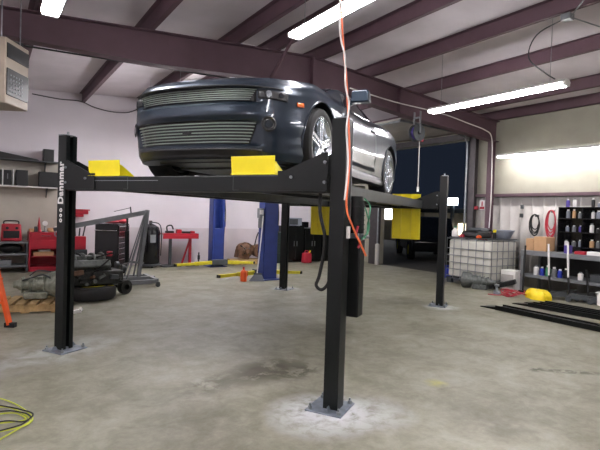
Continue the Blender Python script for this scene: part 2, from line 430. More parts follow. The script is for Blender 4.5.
# crossbeams with end gussets
def crossbeam(pu, s):
    b = MB()
    b.bb((pu-.06, .09, 1.64), (pu+.06, LW-.09, 1.775))
    o = b.build('crossbeam', M['liftgreen'], lift, bevel=.006)
    for (y0, d) in ((.075, 1), (LW-.075, -1)):
        b = MB()
        for xx in (pu-s*.0-.07, pu+.062):
            b.prism([(y0, 1.655), (y0, 1.945), (y0+d*.03, 1.945), (y0+d*.36, 1.81), (y0+d*.42, 1.81), (y0+d*.42, 1.655)], xx, xx+.008, 'YZ')
        b.bb((pu-.02, y0-d*.10, 1.68), (pu+.05, y0, 1.93))
        g = b.build('end_bracket', M['liftgreen'], o)
        for zz, yy in ((1.87, .02), (1.72, .02), (1.76, .30)):
            b = MB(); b.cyl((pu-.085, y0+d*yy, zz), (pu-.06, y0+d*yy, zz), .012, n=8); b.build('bolt', M['galv'], g)
    b = MB(); b.bb((pu-.066, 1.72, 1.735), (pu-.060, 2.75, 1.741)); b.build('welded_seam', M['grey'], o)
crossbeam(-.02, 1); crossbeam(LL-.02, -1)
# runways
RW = ((.34, .92), (2.08, 2.66))
for y0, y1 in RW:
    b = MB()
    b.bb((-.08, y0, RT-.012), (LL+.08, y1, RT))
    for y in (y0, y1-.008): b.bb((-.08, y, RB+.1-.1), (LL+.08, y+.008, RT-.012))
    for y in (y0+.008, y1-.058): b.bb((-.08, y, RB), (LL+.08, y+.05, RB+.006))
    for k in range(12):
        x = .2+k*.41; b.bb((x, y0+.01, RT-.07), (x+.04, y1-.01, RT-.012))
    o = b.build('runway', M['runway'], lift)
    # yellow front wheel stop
    ym = y0+.36 if y0 < 1 else y0+.40
    w_ = .46
    a = .53 if y0 < 1 else 2.19
    w_ = .41
    b = MB()
    b.box((-.075, a+w_/2, RT+.08), (.010, w_, .145), rot=(0, -.10, 0)); b.box((.02, a+w_/2, RT+.06), (.19, w_, .010), rot=(0, .5, 0)); b.box((-.02, a+w_/2, RT+.006), (.14, w_, .010))
    for yy in (a+.003, a+w_-.003): b.prism([(-.07, RT+.002), (-.075, RT+.09), (-.05, RT+.10), (.11, RT+.012), (.11, RT+.002)], yy-.003, yy+.003, 'XZ')
    b.build('wheel_stop', M['yellow'], lift, bevel=.003)
    # yellow approach ramp hanging at the rear
    b = MB(); xr = LL+.11; y0, y1 = (.42, .90) if y0 < 1 else (2.08, 2.50)
    b.box((xr+.03, (y0+y1)/2, 1.50), (.012, y1-y0+.02, .80), rot=(0, -.05, 0))
    for yy in (y0, (y0+y1)/2-.09, (y0+y1)/2+.09, y1): b.box((xr+.015, yy, 1.50), (.03, .012, .78), rot=(0, -.05, 0))
    b.cyl((xr, y0, RT+.02), (xr, y1, RT+.02), .018, n=10)
    b.build('approach_ramp', M['yellow'], lift, bevel=.002)
# underside cable runs and cylinder
b = MB(); b.cyl((.5, .62, RB+.05), (3.0, .62, RB+.05), .04, n=16); b.build('hydraulic_cylinder', M['black'], lift)
b = MB()
for k, y in enumerate((.5, .54, .7, .74)): b.cyl((.05, y, RB+.03), (4.8, y, RB+.03), .006, n=6)
b.build('lift_cable', M['galv'], lift)
b = MB(); b.tube([(.0, .16, 1.70), (-.03, .15, 1.5), (-.03, .10, 1.28), (-.02, .14, 1.02), (-.01, .17, .93), (0, .12, .90), (.0, .06, 1.0), (0, .04, 1.3), (0, .05, 1.6)], .013, 10)
b.build('hydraulic_hose', M['rubber'], lift)
# power unit on the outside back of the near post
b = MB(); b.cyl((.21, -.05, 1.34), (.21, -.05, 1.60), .075, n=24); b.cyl((.21, -.05, 1.60), (.21, -.05, 1.63), .06, n=24)
for k in range(6): b.cyl((.21, -.05, 1.37+k*.036), (.21, -.05, 1.376+k*.036), .082, n=24)
pu_ = b.build('power_unit', M['black'], lift)
b = MB(); b.box((.215, -.05, .99), (.13, .14, .62)); b.build('oil_reservoir', M['black'], pu_, bevel=.01)
b = MB(); b.box((.215, -.05, 1.315), (.11, .11, .05)); b.cyl((.215, -.10, 1.315), (.215, -.17, 1.315), .015, n=8); b.build('valve_block', M['galv'], pu_, bevel=.004)
b = MB(); b.tube([(.25, -.11, 1.62), (.28, -.15, 1.56), (.2, -.17, 1.47), (.27, -.14, 1.42), (.18, -.16, 1.34), (.14, -.12, 1.28)], .006, 8); b.tube([(.29, -.08, 1.60), (.30, -.12, 1.5), (.24, -.16, 1.38), (.20, -.14, 1.30)], .006, 8); b.build('pressure_line', M['green'], pu_)
b = MB(); b.box((.1, 0, 1.45), (.05, .1, .3)); b.build('mounting_bracket', M['liftgreen'], pu_)
b = MB(); b.box((.0, -.074, 1.35), (.05, .012, .09)); b.build('warning_plate', M['white'], posts['P1'])
# lettering on the left post, reads upward on the camera-side face
cu = bpy.data.curves.new('post_lettering', 'FONT'); cu.body = 'Dannmar'; cu.size = .104; cu.extrude = .0008; cu.offset = .0042; cu.space_character = 1.12; cu.align_x = 'CENTER'; cu.align_y = 'CENTER'
tmp = bpy.data.objects.new('tmp', cu); COL.objects.link(tmp)
dg = bpy.context.evaluated_depsgraph_get(); me = bpy.data.meshes.new_from_object(tmp.evaluated_get(dg)); bpy.data.objects.remove(tmp)
me.materials.clear(); me.materials.append(M['white'])
lo = bpy.data.objects.new('post_lettering', me); COL.objects.link(lo); lo.parent = posts['P2']
# text x -> +z, text y -> +v , text z(normal) -> -u
lo.matrix_local = Matrix(((0, 0, -1, -PD/2-.005), (0, 1, 0, LW+.005), (1, 0, 0, 1.715), (0, 0, 0, 1)))
b = MB()
for zz, rr in ((1.44, .020), (1.385, .018), (1.335, .020)):
    b.lathe([(rr, 0), (rr, .002), (rr*.45, .002), (rr*.45, 0)], (-PD/2-.006, LW, zz), 'X', n=20)
b.build('post_emblem', M['white'], posts['P2'])

# ------------------------------------------------------------------ the car
CL = 4.84
car = thing('sports_car', 'dark blue-grey muscle coupe with barred grilles parked on the raised lift', 'car', Lw(-.11, 1.42, RT), PI/2-AN+.042)
def interp(pts, x):
    if x <= pts[0][0]: return pts[0][1]
    for (a, p), (c, q) in zip(pts, pts[1:]):
        if x <= c: return p+(q-p)*(x-a)/(c-a)
    return pts[-1][1]
def smo(pts, x):
    if x <= pts[0][0]: return pts[0][1]
    for (a, p), (c, q) in zip(pts, pts[1:]):
        if x <= c:
            t = (x-a)/(c-a); t = t*t*(3-2*t); return p+(q-p)*t
    return pts[-1][1]
ZT = [(0, .825), (.3, .865), (.95, .94), (1.6, .955), (2.6, .965), (3.5, 1.03), (4.2, 1.04), (4.84, .98)]
ZB = [(0, .15), (.5, .15), (1.4, .17), (3.4, .18), (4.3, .24), (4.84, .27)]
AF, AB, QF = .80, .6, 2.9
NOSE = [(.13, .13), (.17, .085), (.24, .05), (.265, .045), (.28, .085), (.455, .075), (.47, .03), (.52, .0), (.60, .012), (.615, .03), (.635, .085), (.745, .07), (.76, .012), (.795, .025), (.83, .06), (.9, .12)]
PROF = [(0, .955), (.1, .98), (.25, .985), (.45, 1.0), (.62, .995), (.78, .985), (.9, .955), (1, .90)]
def Wd(x, s):
    w = .935-.015*max(0, 1-abs(x-2.4)/1.2)+.022*math.exp(-((x-.95)/.42)**2)*(1 if s > .2 else .6)
    w += .035*math.exp(-((x-3.8)/.55)**2)*(.5+.5*min(1, s/.6))
    return w*smo(PROF, s)
def blend(xp, ya):
    return max(0, 1-xp/.55)
def recess(z, ya):
    full = smo(NOSE, z)
    # grille recesses fade out towards the corners
    if ya > .60:
        k = min(1, (ya-.60)/.08)
        flat = interp([(.13, .13), (.2, .06), (.3, .035), (.55, .0), (.76, .012), (.83, .06), (.9, .12)], z)
        full = full*(1-k)+flat*k
    return full
def plan(t):
    if t < 1: 
        ph = t*PI/2; return AF*(1-math.cos(ph)), max(0, math.sin(ph))**(2/QF)
    if t < 2: return AF+(t-1)*(CL-AF-AB), 1
    ph = (3-t)*PI/2; return CL-AB*(1-math.cos(ph)), max(0, math.sin(ph))**(2/3.4)
def side_pt(t, s, sg, off=0):
    xp, yf = plan(t)
    z = smo(ZB, xp)+s*(smo(ZT, xp)-smo(ZB, xp))
    y = yf*Wd(xp, s)
    x = xp
    if t < 1: x += recess(z, y)*blend(xp, y)
    if t > 2: x -= .10*abs(z-.62)/.4*max(0, 1-(CL-xp)/.5)
    return Vector((x, sg*y, z))
def front_pt(y, z, off=0):
    """surface of the nose at lateral y, height z; off pushes it outward"""
    ya = abs(y); s = (z-.15)/(.83-.15); w = .95*smo(PROF, min(1, max(0, s)))
    sp = min(1, ya/w)**(QF/2); ph = math.asin(min(1, sp)); xp = AF*(1-math.cos(ph))
    s = (z-smo(ZB, xp))/(smo(ZT, xp)-smo(ZB, xp)); w = Wd(xp, min(1, max(0, s)))
    sp = min(1, ya/w)**(QF/2); ph = math.asin(min(1, sp)); xp = AF*(1-math.cos(ph))
    x = xp+recess(z, ya)*blend(xp, ya)
    nrm = Vector((-math.cos(ph), math.copysign(math.sin(ph), y), 0))
    return Vector((x, y, z))+nrm*off
TS = [i/34 for i in range(34)]+[1+i/44 for i in range(44)]+[2+i/16 for i in range(17)]
SS = [i/44 for i in range(45)]
def crown(x): return (.02+.045*min(1, x/1.1)) if x < 3 else .05
bmb = MB()
Lg = [[side_pt(t, s, -1) for t in TS] for s in SS]; Rg = [[side_pt(t, s, 1) for t in TS] for s in SS]
bmb.grid(Lg); bmb.grid(Rg)
def cross(topL, topR, cr, n=17):
    rows = []
    for a, c in zip(topL, topR):
        row = []
        for k in range(n):
            q = k/(n-1); p = a.lerp(c, q)
            p = p+Vector((0, 0, cr(p.x)*(1-(2*q-1)**2)*min(1, abs(a.y)/.5)))
            if cr is crown and p.x < 1.7 and .0 < p.x:      # power dome on the bonnet
                p.z += .022*max(0, 1-(abs(p.y)/.34)**4)*min(1, max(0, (p.x-.25)/.5))
            row.append(p)
        rows.append(row)
    return rows
TOP = cross(Lg[-1], Rg[-1], crown); bmb.grid(TOP)
bmb.grid(cross(Lg[0], Rg[0], lambda x: 0.0))
body = bmb.build('body', [M['paint'], M['trim']], car, doubles=True, smooth=38)
WX = (.925, 3.80); WZ, WR = .36, .36
cutters = []
for x in WX:
    for sg in (-1, 1):
        c = MB(); c.cyl((x, sg*.60, WZ+.015), (x, sg*1.2, WZ+.015), .395, n=56); c.box((x, sg*.9, .1), (.72, .6, .4))
        o = c.build('cutter', M['trim']); o.parent = car; cutters.append(o)
bpy.context.view_layer.update()
for o in cutters:
    md = body.modifiers.new('b', 'BOOLEAN'); md.operation = 'DIFFERENCE'; md.solver = 'EXACT'; md.object = o; md.use_self = True
bpy.context.view_layer.update()
dg = bpy.context.evaluated_depsgraph_get(); nm = bpy.data.meshes.new_from_object(body.evaluated_get(dg))
body.modifiers.clear(); body.data = nm
for o in cutters: bpy.data.objects.remove(o)
# inner wheel-well and belly faces are black
for p in nm.polygons:
    c = p.center; inwell = any((c.x-x)**2+(c.z-WZ-.015)**2 < .40**2 for x in WX) and abs(c.y) < 1.0 and abs(p.normal.z)+abs(p.normal.x) > .0
    if (inwell and abs(c.y) < .90) or p.normal.z < -.92: p.material_index = 1
nm.set_sharp_from_angle(angle=R(32))
# wheel arch lips
for x in WX:
    for sg in (-1, 1):
        pts = []
        for k in range(25):
            a = R(-12)+k*R(204)/24; px, pz = x+.402*math.cos(a), WZ+.015+.402*math.sin(a)
            t = 1+(px-AF)/(CL-AF-AB) if px >= AF else math.acos(1-px/AF)/(PI/2)
            s = (pz-smo(ZB, px))/(smo(ZT, px)-smo(ZB, px)); s = min(1, max(0.0, s))
            q = side_pt(t, s, sg); pts.append((px, q.y+sg*.002, pz))
        b = MB(); b.tube(pts, .010, 8, smooth=False); b.build('arch_lip', M['paint'], car)
# surface patches that follow the nose
def patch(y0, y1, z0, z1, off, n=26, m=8, shape=None):
    rows = []
    for j in range(m+1):
        row = []
        for i in range(n+1):
            y = y0+(y1-y0)*i/n; z = z0+(z1-z0)*j/m
            if shape: y, z = shape(i/n, j/m)
            row.append(front_pt(y, z, off))
        rows.append(row)
    b = MB(); b.grid(rows); return b
g1 = patch(-.60, .60, .638, .744, .004).build('upper_grille', M['trim'], car, solid=.004)
b = MB()
for k in range(6):
    z = .650+k*.0172; e = .60-.02*(5-k)*.5
    b.tube([front_pt(-e+2*e*i/30, z, .022) for i in range(31)], .0042, 6, smooth=False)
b.build('grille_bars', M['grillebar'], g1)
g2 = patch(-.66, .66, .275, .462, .004, shape=lambda i, j: ((-.62+1.24*i)*(1-.10*(1-j)*1.0), .275+.187*j)).build('lower_grille', M['trim'], car, solid=.004)
b = MB()
for k in range(7):
    z = .289+k*.0265; e = .62*(1-.10*(1-(z-.275)/.187))-.01
    b.tube([front_pt(-e+2*e*i/30, z, .026) for i in range(31)], .0055, 6, smooth=False)
b.build('grille_bars', M['grillebar'], g2)
b = MB(); b.cyl(front_pt(0, .37, .02), front_pt(0, .37, .034), .018, n=16); b.box(front_pt(0, .37, .032), (.006, .09, .018)); b.build('badge', M['trim'], g2)
patch(-.66, .66, .158, .235, .005).build('lower_valance', M['trim'], car, solid=.004)
b = MB(); b.box((.55, 0, .165), (.5, 1.0, .05)); b.build('undertray', M['trim'], car, bevel=.01)
b = MB(); b.tube([front_pt(-.78+1.56*i/40, .758, .006) for i in range(41)], .007, 6, smooth=False); b.build('bonnet_seam', M['trim'], car)
for sg in (-1, 1):
    hl = patch(sg*.615, sg*.83, .61, .715, .006, n=12, m=6, shape=lambda i, j, sg=sg: (sg*(.615+.20*i), .668+.066*j-.012*i*(1-j))).build('headlight', M['trim'], car, solid=.006)
    b = MB(); c = front_pt(sg*.70, .70, .0); n_ = (front_pt(sg*.70, .70, .1)-c).normalized()
    b.cyl(c+n_*.008, c+n_*.014, .030, n=24); b.build('projector_ring', M['lens'], hl)
    b = MB(); c = front_pt(sg*.775, .70, .0); n_ = (front_pt(sg*.775, .70, .1)-c).normalized(); b.cyl(c+n_*.008, c+n_*.012, .024, n=20); b.build('turn_lamp', M['glass'], hl)
    b = MB(); c = front_pt(sg*.71, .45, 0); n_ = (front_pt(sg*.71, .45, .1)-c).normalized()
    b.lathe([(.062, 0), (.068, .006), (.056, .012), (.045, .002), (.0, .002)], (0, 0, 0), 'Z', 28)
    fo = b.build('fog_lamp', M['trim'], car); fo.matrix_local = Matrix.Translation(c+n_*.003) @ n_.to_track_quat('Z', 'Y').to_matrix().to_4x4()
    b = MB(); b.cyl((0, 0, .003), (0, 0, .010), .034, n=20); b.build('fog_lens', M['lens'], fo)
    # amber marker behind the corner
    rows = []
    for z in (.61, .622, .634, .646): rows.append([side_pt(.705+.07*i/5, (z-.15)/(.84-.15), sg)+Vector((-.004, sg*.008, 0)) for i in range(6)])
    b = MB(); b.grid(rows); b.build('side_marker', M['amber'], car, solid=.004)
    # door: seam patch with the door skin over it
    def dpatch(x0, x1, s0, s1, off):
        rr = []
        for j in range(13):
            s = s0+(s1-s0)*j/12; row = []
            for i in range(21):
                x = x0+(x1-x0)*i/20; q = side_pt(1+(x-AF)/(CL-AF-AB), s, sg); q.y += sg*off; row.append(q)
            rr.append(row)
        b = MB(); b.grid(rr); return b
    dr = dpatch(1.80, 3.02, .16, .97, .006).build('door', M['paint'], car, solid=.004)
    dpatch(1.792, 3.028, .152, .975, .001).build('door_seam', M['trim'], dr)
    b = MB(); q = side_pt(1+(2.85-AF)/(CL-AF-AB), .82, sg); b.box((q.x, q.y+sg*.018, q.z), (.17, .018, .026)); b.build('door_handle', M['paint'], dr, bevel=.006)
    # sill
    b = MB(); b.grid([[Vector((1.4+2.0*i/12, sg*(yy), zz)) for i in range(13)] for yy, zz in ((.88, .13), (.945, .15), (.945, .20), (.92, .25))]); b.build('side_sill', M['trim'], car, solid=.006)
    # mirror
    b = MB(); b.box((1.84, sg*1.035, 1.045), (.13, .22, .14), top=.86); b.bar((1.90, sg*.86, .975), (1.86, sg*.98, 1.0), .05, .035)
    mi = b.build('mirror', M['paint'], car, smooth=60, bevel=.04)
    b = MB(); b.ell((1.90, sg*1.035, 1.045), (.03, .17, .10), 16); b.build('mirror_glass', M['glass'], mi)
    b = MB(); b.box((CL-.03, sg*.68, .84), (.05, .30, .12)); b.build('tail_lamp', M['redp'], car, bevel=.02)
# greenhouse
ZR = [(1.50, 1.005), (1.75, 1.10), (2.0, 1.20), (2.25, 1.295), (2.45, 1.345), (2.7, 1.37), (3.0, 1.37), (3.3, 1.34), (3.6, 1.27), (3.9, 1.18), (4.2, 1.09), (4.35, 1.065)]
def ghw(x, f):
    base = smo([(1.50, .70), (2.0, .80), (3.4, .80), (4.35, .66)], x); top = smo([(1.5, .66), (2.3, .57), (3.2, .56), (4.35, .58)], x)
    return base, top
def gh(x, q):
    """q from -1..1 across; |q|>.62 is the side glass"""
    zt = interp(ZR, x); zb = smo(ZT, x)-.005; bw, tw = ghw(x, 0); a = abs(q); sg = 1 if q >= 0 else -1
    if a > .62:
        k = (1-a)/.38; return Vector((x, sg*(bw+(tw-bw)*k), zb+(zt-.035-zb)*k**1.0))
    k = a/.62; return Vector((x, sg*tw*k, zt-.035*k**2.6))
def ghpatch(x0, x1, q0, q1, off=0, n=24, m=20, name='roof', mt='paint', sl=0):
    rr = []
    for i in range(n+1):
        row = []
        for j in range(m+1):
            q = q0+(q1-q0)*j/m; x = x0+(x1-x0)*i/n
            if sl: x = x0+sl*(1-(1-abs(q))/.38)*(-1)+(x1-x0)*i/n
            p = gh(x, q)
            row.append(p+Vector((0, math.copysign(off, q) if abs(q) > .6 else 0, off if abs(q) <= .62 else 0)))
        rr.append(row)
    b = MB(); b.grid(rr); return b.build(name, M[mt], car, solid=.004 if off else 0)
ghpatch(1.50, 4.35, -1, 1, 0, 48, 44, 'cabin')
ghpatch(1.53, 2.30, -.58, .58, .005, name='windscreen', mt='glass')
ghpatch(3.45, 4.25, -.55, .55, .005, name='rear_window', mt='glass')
for sg in (-1, 1):
    rr = []
    for i in range(25):
        x = 1.98+1.45*i/24; row = []
        for j in range(7):
            a = .97-.29*j/6
            xx = x+(.34*(1-i/24))*(j/6)*1.0-.30*(i/24)*(j/6)
            p = gh(xx, sg*a); row.append(p+Vector((0, sg*.006, 0)))
        rr.append(row)
    b = MB(); b.grid(rr); b.build('side_window', M['glass'], car, solid=.003)
# wheels
def wheel(x, sg):
    b = MB(); yo = sg*.955
    b.lathe([(.19, -.20), (.25, -.205), (.262, -.18), (.26, -.03), (.280, -.02), (.285, 0), (.272, .004), (.262, -.02), (.245, -.04), (.24, -.19)], (0, 0, 0), 'Y', 48)
    for k in range(5):
        a = PI/2+k*2*PI/5
        ca, sa = math.cos(a), math.sin(a)
        def q_(r, w, y): return (ca*r-sa*w, y, sa*r+ca*w)
        A = [q_(.03, -.034, -.010), q_(.03, .034, -.010), q_(.268, .042, -.010), q_(.268, -.042, -.010)]
        B = [q_(.03, -.038, -.06), q_(.03, .038, -.06), q_(.268, .048, -.05), q_(.268, -.048, -.05)]
        va = [b.bm.verts.new(p) for p in A]; vb = [b.bm.verts.new(p) for p in B]
        b.bm.faces.new(va); b.bm.faces.new(vb[::-1])
        for i in range(4): b.bm.faces.new((va[i], va[(i+1) % 4], vb[(i+1) % 4], vb[i]))
        b.bar(q_(.05, 0, -.004), q_(.262, 0, -.004), .010, .012)
    b.cyl((0, -.05, 0), (0, -.008, 0), .062, .045, 28); b.cyl((0, -.01, 0), (0, .0, 0), .03, n=20)
    w = b.build('wheel', M['alloy'], car, bevel=.003)
    t = MB(); t.lathe([(.27, -.235), (.31, -.25), (.345, -.238), (.358, -.21), (.36, -.12), (.358, -.03), (.347, -.002), (.315, .012), (.284, .003), (.27, -.03), (.268, -.2), (.27, -.235)], (0, 0, 0), 'Y', 64)
    t.build('tyre', M['rubber'], w)
    d = MB(); d.cyl((0, -.11, 0), (0, -.09, 0), .165, n=36); d.cyl((0, -.12, 0), (0, -.07, 0), .07, n=20); d.build('brake_disc', M['brake'], w)
    k = MB(); k.box((-.13, -.095, .05), (.07, .07, .16)); k.build('brake_calliper', M['grease'], w, bevel=.01)
    for q in range(5):
        a = q*2*PI/5; n_ = MB(); n_.cyl((.038*math.cos(a), -.01, .038*math.sin(a)), (.038*math.cos(a), .001, .038*math.sin(a)), .007, n=6); n_.build('lug_nut', M['chrome'], w)
    w.location = (x, yo-sg*.018, WZ); w.scale = (1, 1, 1)
    if sg < 0: w.rotation_euler = (0, 0, PI)
    return w
for x in WX:
    for sg in (-1, 1): wheel(x, sg)
# underbody
b = MB(); b.box((2.0, 0, .14), (2.6, 1.1, .04)); b.cyl((.95, -.6, .30), (.95, .6, .30), .03, n=10); b.cyl((3.8, -.6, .30), (3.8, .6, .30), .04, n=10); b.ell((3.8, 0, .28), (.4, .3, .25)); b.box((1.0, 0, .16), (.5, .7, .06))
b.build('chassis', M['grease'], car, bevel=.005)
b = MB(); b.tube([(1.3, .25, .13), (2.4, .2, .11), (3.4, .3, .13), (4.2, .45, .17)], .03, 10); b.tube([(1.3, -.25, .13), (2.4, -.2, .11), (3.4, -.3, .13), (4.2, -.45, .17)], .03, 10); b.build('exhaust_pipe', M['galv'], car)

#PART2#
# ------------------------------------------------------------------ things on the left
def shelf(z, y0, x0, x1, lab, dep=.34, n=2):
    t = thing('wall_shelf', lab, 'shelf', ((x0+x1)/2, YB-.062, z), group='shelves on the left of the back wall')
    w2 = (x1-x0)/2
    b = MB(); b.bb((-w2, -dep, 0), (w2, -.002, .025)); b.build('board', M['greyd'] if n == 2 else M['white'], t)
    for k in (-.8, 0, .8):
        b = MB(); b.prism([(-.002, -.002), (-dep*.8, -.002), (-.002, -.22)], k*w2-.008, k*w2+.008, 'YZ'); b.build('bracket', M['greyd'], t)
shelf(2.50, 0, -1.2, 1.40, 'upper wall shelf at far left carrying the black boards')
shelf(1.90, 0, -1.2, 1.44, 'lower wall shelf at far left with speakers and boxes', n=3)
def bx(name, lab, cat, c, d, m, rz=0, bevel=.008, parts=None, group=None):
    t = thing(name, lab, cat, (c[0], c[1], c[2]), rz, group)
    b = MB(); b.box((0, 0, d[2]/2), d); b.build('body', M[m], t, bevel=bevel)
    if parts:
        for p in parts: 
            b = MB(); b.box((p[1][0], p[1][1], p[1][2]), p[2]); b.build(p[0], M[p[3]], t, bevel=.003)
    return t
y_ = YB-.24
bx('storage_box', 'black box standing on the end of the upper wall shelf beside the left lift post', 'box', (1.19, y_, 2.527), (.22, .24, .27), 'trim', parts=[('lid', (0, 0, .276), (.23, .25, .012), 'trim')])
bx('storage_box', 'wide dark box at the right end of the lower wall shelf', 'box', (1.2, y_, 1.927), (.40, .26, .34), 'trim', parts=[('lid', (0, 0, .345), (.41, .27, .012), 'trim')])
# boards lying on the top shelf
b = MB(); b.prism([(0, 0), (1.35, 0), (1.30, .03), (.25, .19), (0, .24)], -.13, .13, 'XZ')
o = b.build('folded_tarp', M['trim']); o.location = (-.35, y_, 2.527); tag(o, 'black wedge-shaped cover lying along the upper wall shelf', 'cover')
def speaker(x, z, lab):
    t = thing('speaker', lab, 'speaker', (x, y_, z), group='speakers on the lower wall shelf')
    b = MB(); b.box((0, 0, .18), (.24, .24, .36)); b.build('cabinet', M['trim'], t, bevel=.01)
    for zz in (.10, .26):
        b = MB(); b.lathe([(.085, 0), (.09, .012), (.07, .016), (.03, .004), (0, .012)], (0, -.118, zz), 'Y', 24)
        o = b.build('driver', M['rubber'], t); o.rotation_euler = (0, 0, 0)
speaker(.66, 1.927, 'black two-driver speaker on the lower wall shelf next to the wide dark box')
for x, l in ((.20, 'dark upright case on the lower wall shelf, at the picture edge'), (.38, 'dark upright case beside the speaker on the lower wall shelf')):
    bx('tool_case', l, 'case', (x, y_, 1.927), (.15, .24, .34), 'trim', group='dark cases on the lower wall shelf', parts=[('handle', (0, -.125, .2), (.02, .012, .12), 'grey')])
for x in (.285, .49):
    bx('divider', 'thin white divider on the lower wall shelf, %s of the dark case by the speaker' % ('left' if x < .4 else 'right'), 'divider', (x, y_, 1.927), (.02, .26, .36), 'white', group='white dividers on the lower wall shelf', bevel=.002)

# red work cabinet
t = thing('work_cabinet', 'red steel work cabinet with an open bay, against the wall left of the lift post', 'cabinet', (1.14, YB-.42, 0))
b = MB(); 
for a, c in (((-.34, -.28, 0), (-.31, .28, .88)), ((.31, -.28, 0), (.34, .28, .88)), ((-.34, -.28, .86), (.34, .28, .885)), ((-.34, .26, 0), (.34, .28, .86)), ((-.31, -.28, 0), (.31, .26, .10)), ((-.31, -.28, .32), (.31, .26, .34)), ((-.31, -.28, .5), (.31, -.26, .86))): b.bb(a, c)
b.build('body', M['red'], t, bevel=.004)
b = MB(); b.bb((-.24, -.292, .52), (.24, -.282, .70)); b.build('door', M['red'], t, bevel=.003)
b = MB(); b.bb((-.30, -.295, .74), (.30, -.282, .85)); d_ = b.build('drawer', M['red'], t, bevel=.003)
b = MB(); b.bb((-.1, -.31, .80), (.1, -.295, .815)); b.build('handle', M['chrome'], d_)
WT = .887
bx('paper_box', 'pale carton in the open bay of the red work cabinet', 'box', (1.10, YB-.50, .342), (.42, .28, .10), 'card'); bx('paper_stack', 'white paper pad on the pale carton in the red cabinet', 'paper', (1.12, YB-.52, .444), (.24, .2, .045), 'white')
b = MB(); b.lathe([(.07, 0), (.075, .01), (.05, .012), (.004, .34), (0, .34)], (0, 0, 0), 'Z', 20); o = b.build('red_cone', M['red']); o.location = (1.02, YB-.35, WT+.24); 
o.location = (1.02, YB-.35, WT); tag(o, 'red pointed funnel standing on the red work cabinet', 'funnel')
t = thing('desk_gauge', 'small white dial gauge on a stand on the red work cabinet', 'gauge', (1.12, YB-.6, WT))
b = MB(); b.cyl((0, 0, 0), (0, 0, .02), .06); b.cyl((0, 0, .02), (0, 0, .16), .012); b.build('stand', M['grey'], t)
b = MB(); b.cyl((0, -.03, .2), (0, .01, .2), .055, n=28); b.build('dial', M['white'], t)
for k, (x, w_, h, m, l) in enumerate(((.86, .10, .07, 'card', 'small brown carton at the left of the red work cabinet top'), (.95, .07, .12, 'greyd', 'dark can on the left of the red work cabinet top'), (1.28, .18, .09, 'card', 'brown carton at the right of the red work cabinet top'), (1.38, .10, .13, 'white', 'white carton at the right end of the red work cabinet top'))):
    bx('small_box', l, 'box', (x, YB-.45, WT), (w_, .12, h), m, group='small boxes on the red work cabinet')
# cart with red welder
t = thing('utility_cart', 'grey two-shelf cart under the red welder at the left edge', 'cart', (.28, YB-.55, 0))
for z in (.14, .40, .66): b = MB(); b.bb((-.50, -.26, z-.015), (.50, .26, z+.015)); b.build('shelf', M['grey'], t)
for sx in (-.48, .48):
    for sy in (-.24, .24): b = MB(); b.bb((sx-.015, sy-.015, .05), (sx+.015, sy+.015, .66)); b.cyl((sx-.012, sy, .045), (sx+.012, sy, .045), .045, n=14); b.build('leg', M['greyd'], t)
t = thing('welder', 'red portable welder with a carrying handle on the grey cart', 'welder', (.46, YB-.58, .676))
b = MB(); b.box((0, 0, .20), (.40, .28, .38), top=.92); b.build('case', M['red'], t, bevel=.03)
b = MB(); b.tube([(-.14, 0, .38), (-.12, 0, .45), (.12, 0, .45), (.14, 0, .38)], .014); b.build('handle', M['trim'], t)
b = MB(); b.box((0, -.145, .16), (.30, .01, .16)); b.cyl((.1, -.16, .3), (.1, -.14, .3), .03); b.cyl((-.08, -.16, .3), (-.08, -.14, .3), .03); b.build('front_panel', M['trim'], t)
b = MB(); b.ell((0, 0, .11), (.42, .26, .22), 20); b.ell((.12, .02, .10), (.30, .24, .20), 16); o = b.build('tool_bag', M['trim']); o.location = (.42, YB-.56, .416); tag(o, 'soft black bag on the middle shelf of the grey cart', 'bag')
bx('flat_box', 'flat white carton on the bottom shelf of the grey cart', 'box', (.22, YB-.56, .156), (.5, .34, .12), 'grey')
# red open bin and arm behind the lift post
t = thing('tool_bin', 'red open bin full of dark tools behind the left lift post', 'bin', (1.74, 11.9, -.0))
b = MB(); b.bb((-.2, -.15, .0), (.2, .15, .52)); b.build('stand', M['greyd'], t, bevel=.01)
b = MB(); b.box((0, 0, .67), (.34, .28, .30)); b.build('bin', M['red'], t, bevel=.01)
for k in range(4): b = MB(); b.bar((-.12+k*.08, 0, .80), (-.16+k*.11, .02, 1.0+.06*(k % 2)), .022); b.build('tool', M['trim'], t)
t = thing('wall_bracket', 'red curved bracket on the back wall beside the left lift post', 'bracket', (1.86, YB-.05, 1.36))
b = MB(); b.box((0, -.12, 0), (.46, .2, .09)); b.box((-.02, -.12, -.07), (.3, .16, .08)); b.box((0.02, -.12, .06), (.5, .22, .03)); b.build('arm', M['red'], t, bevel=.02)
b = MB(); b.box((-.1, 0.02, 0), (.08, .05, .3)); b.build('mount', M['greyd'], t)

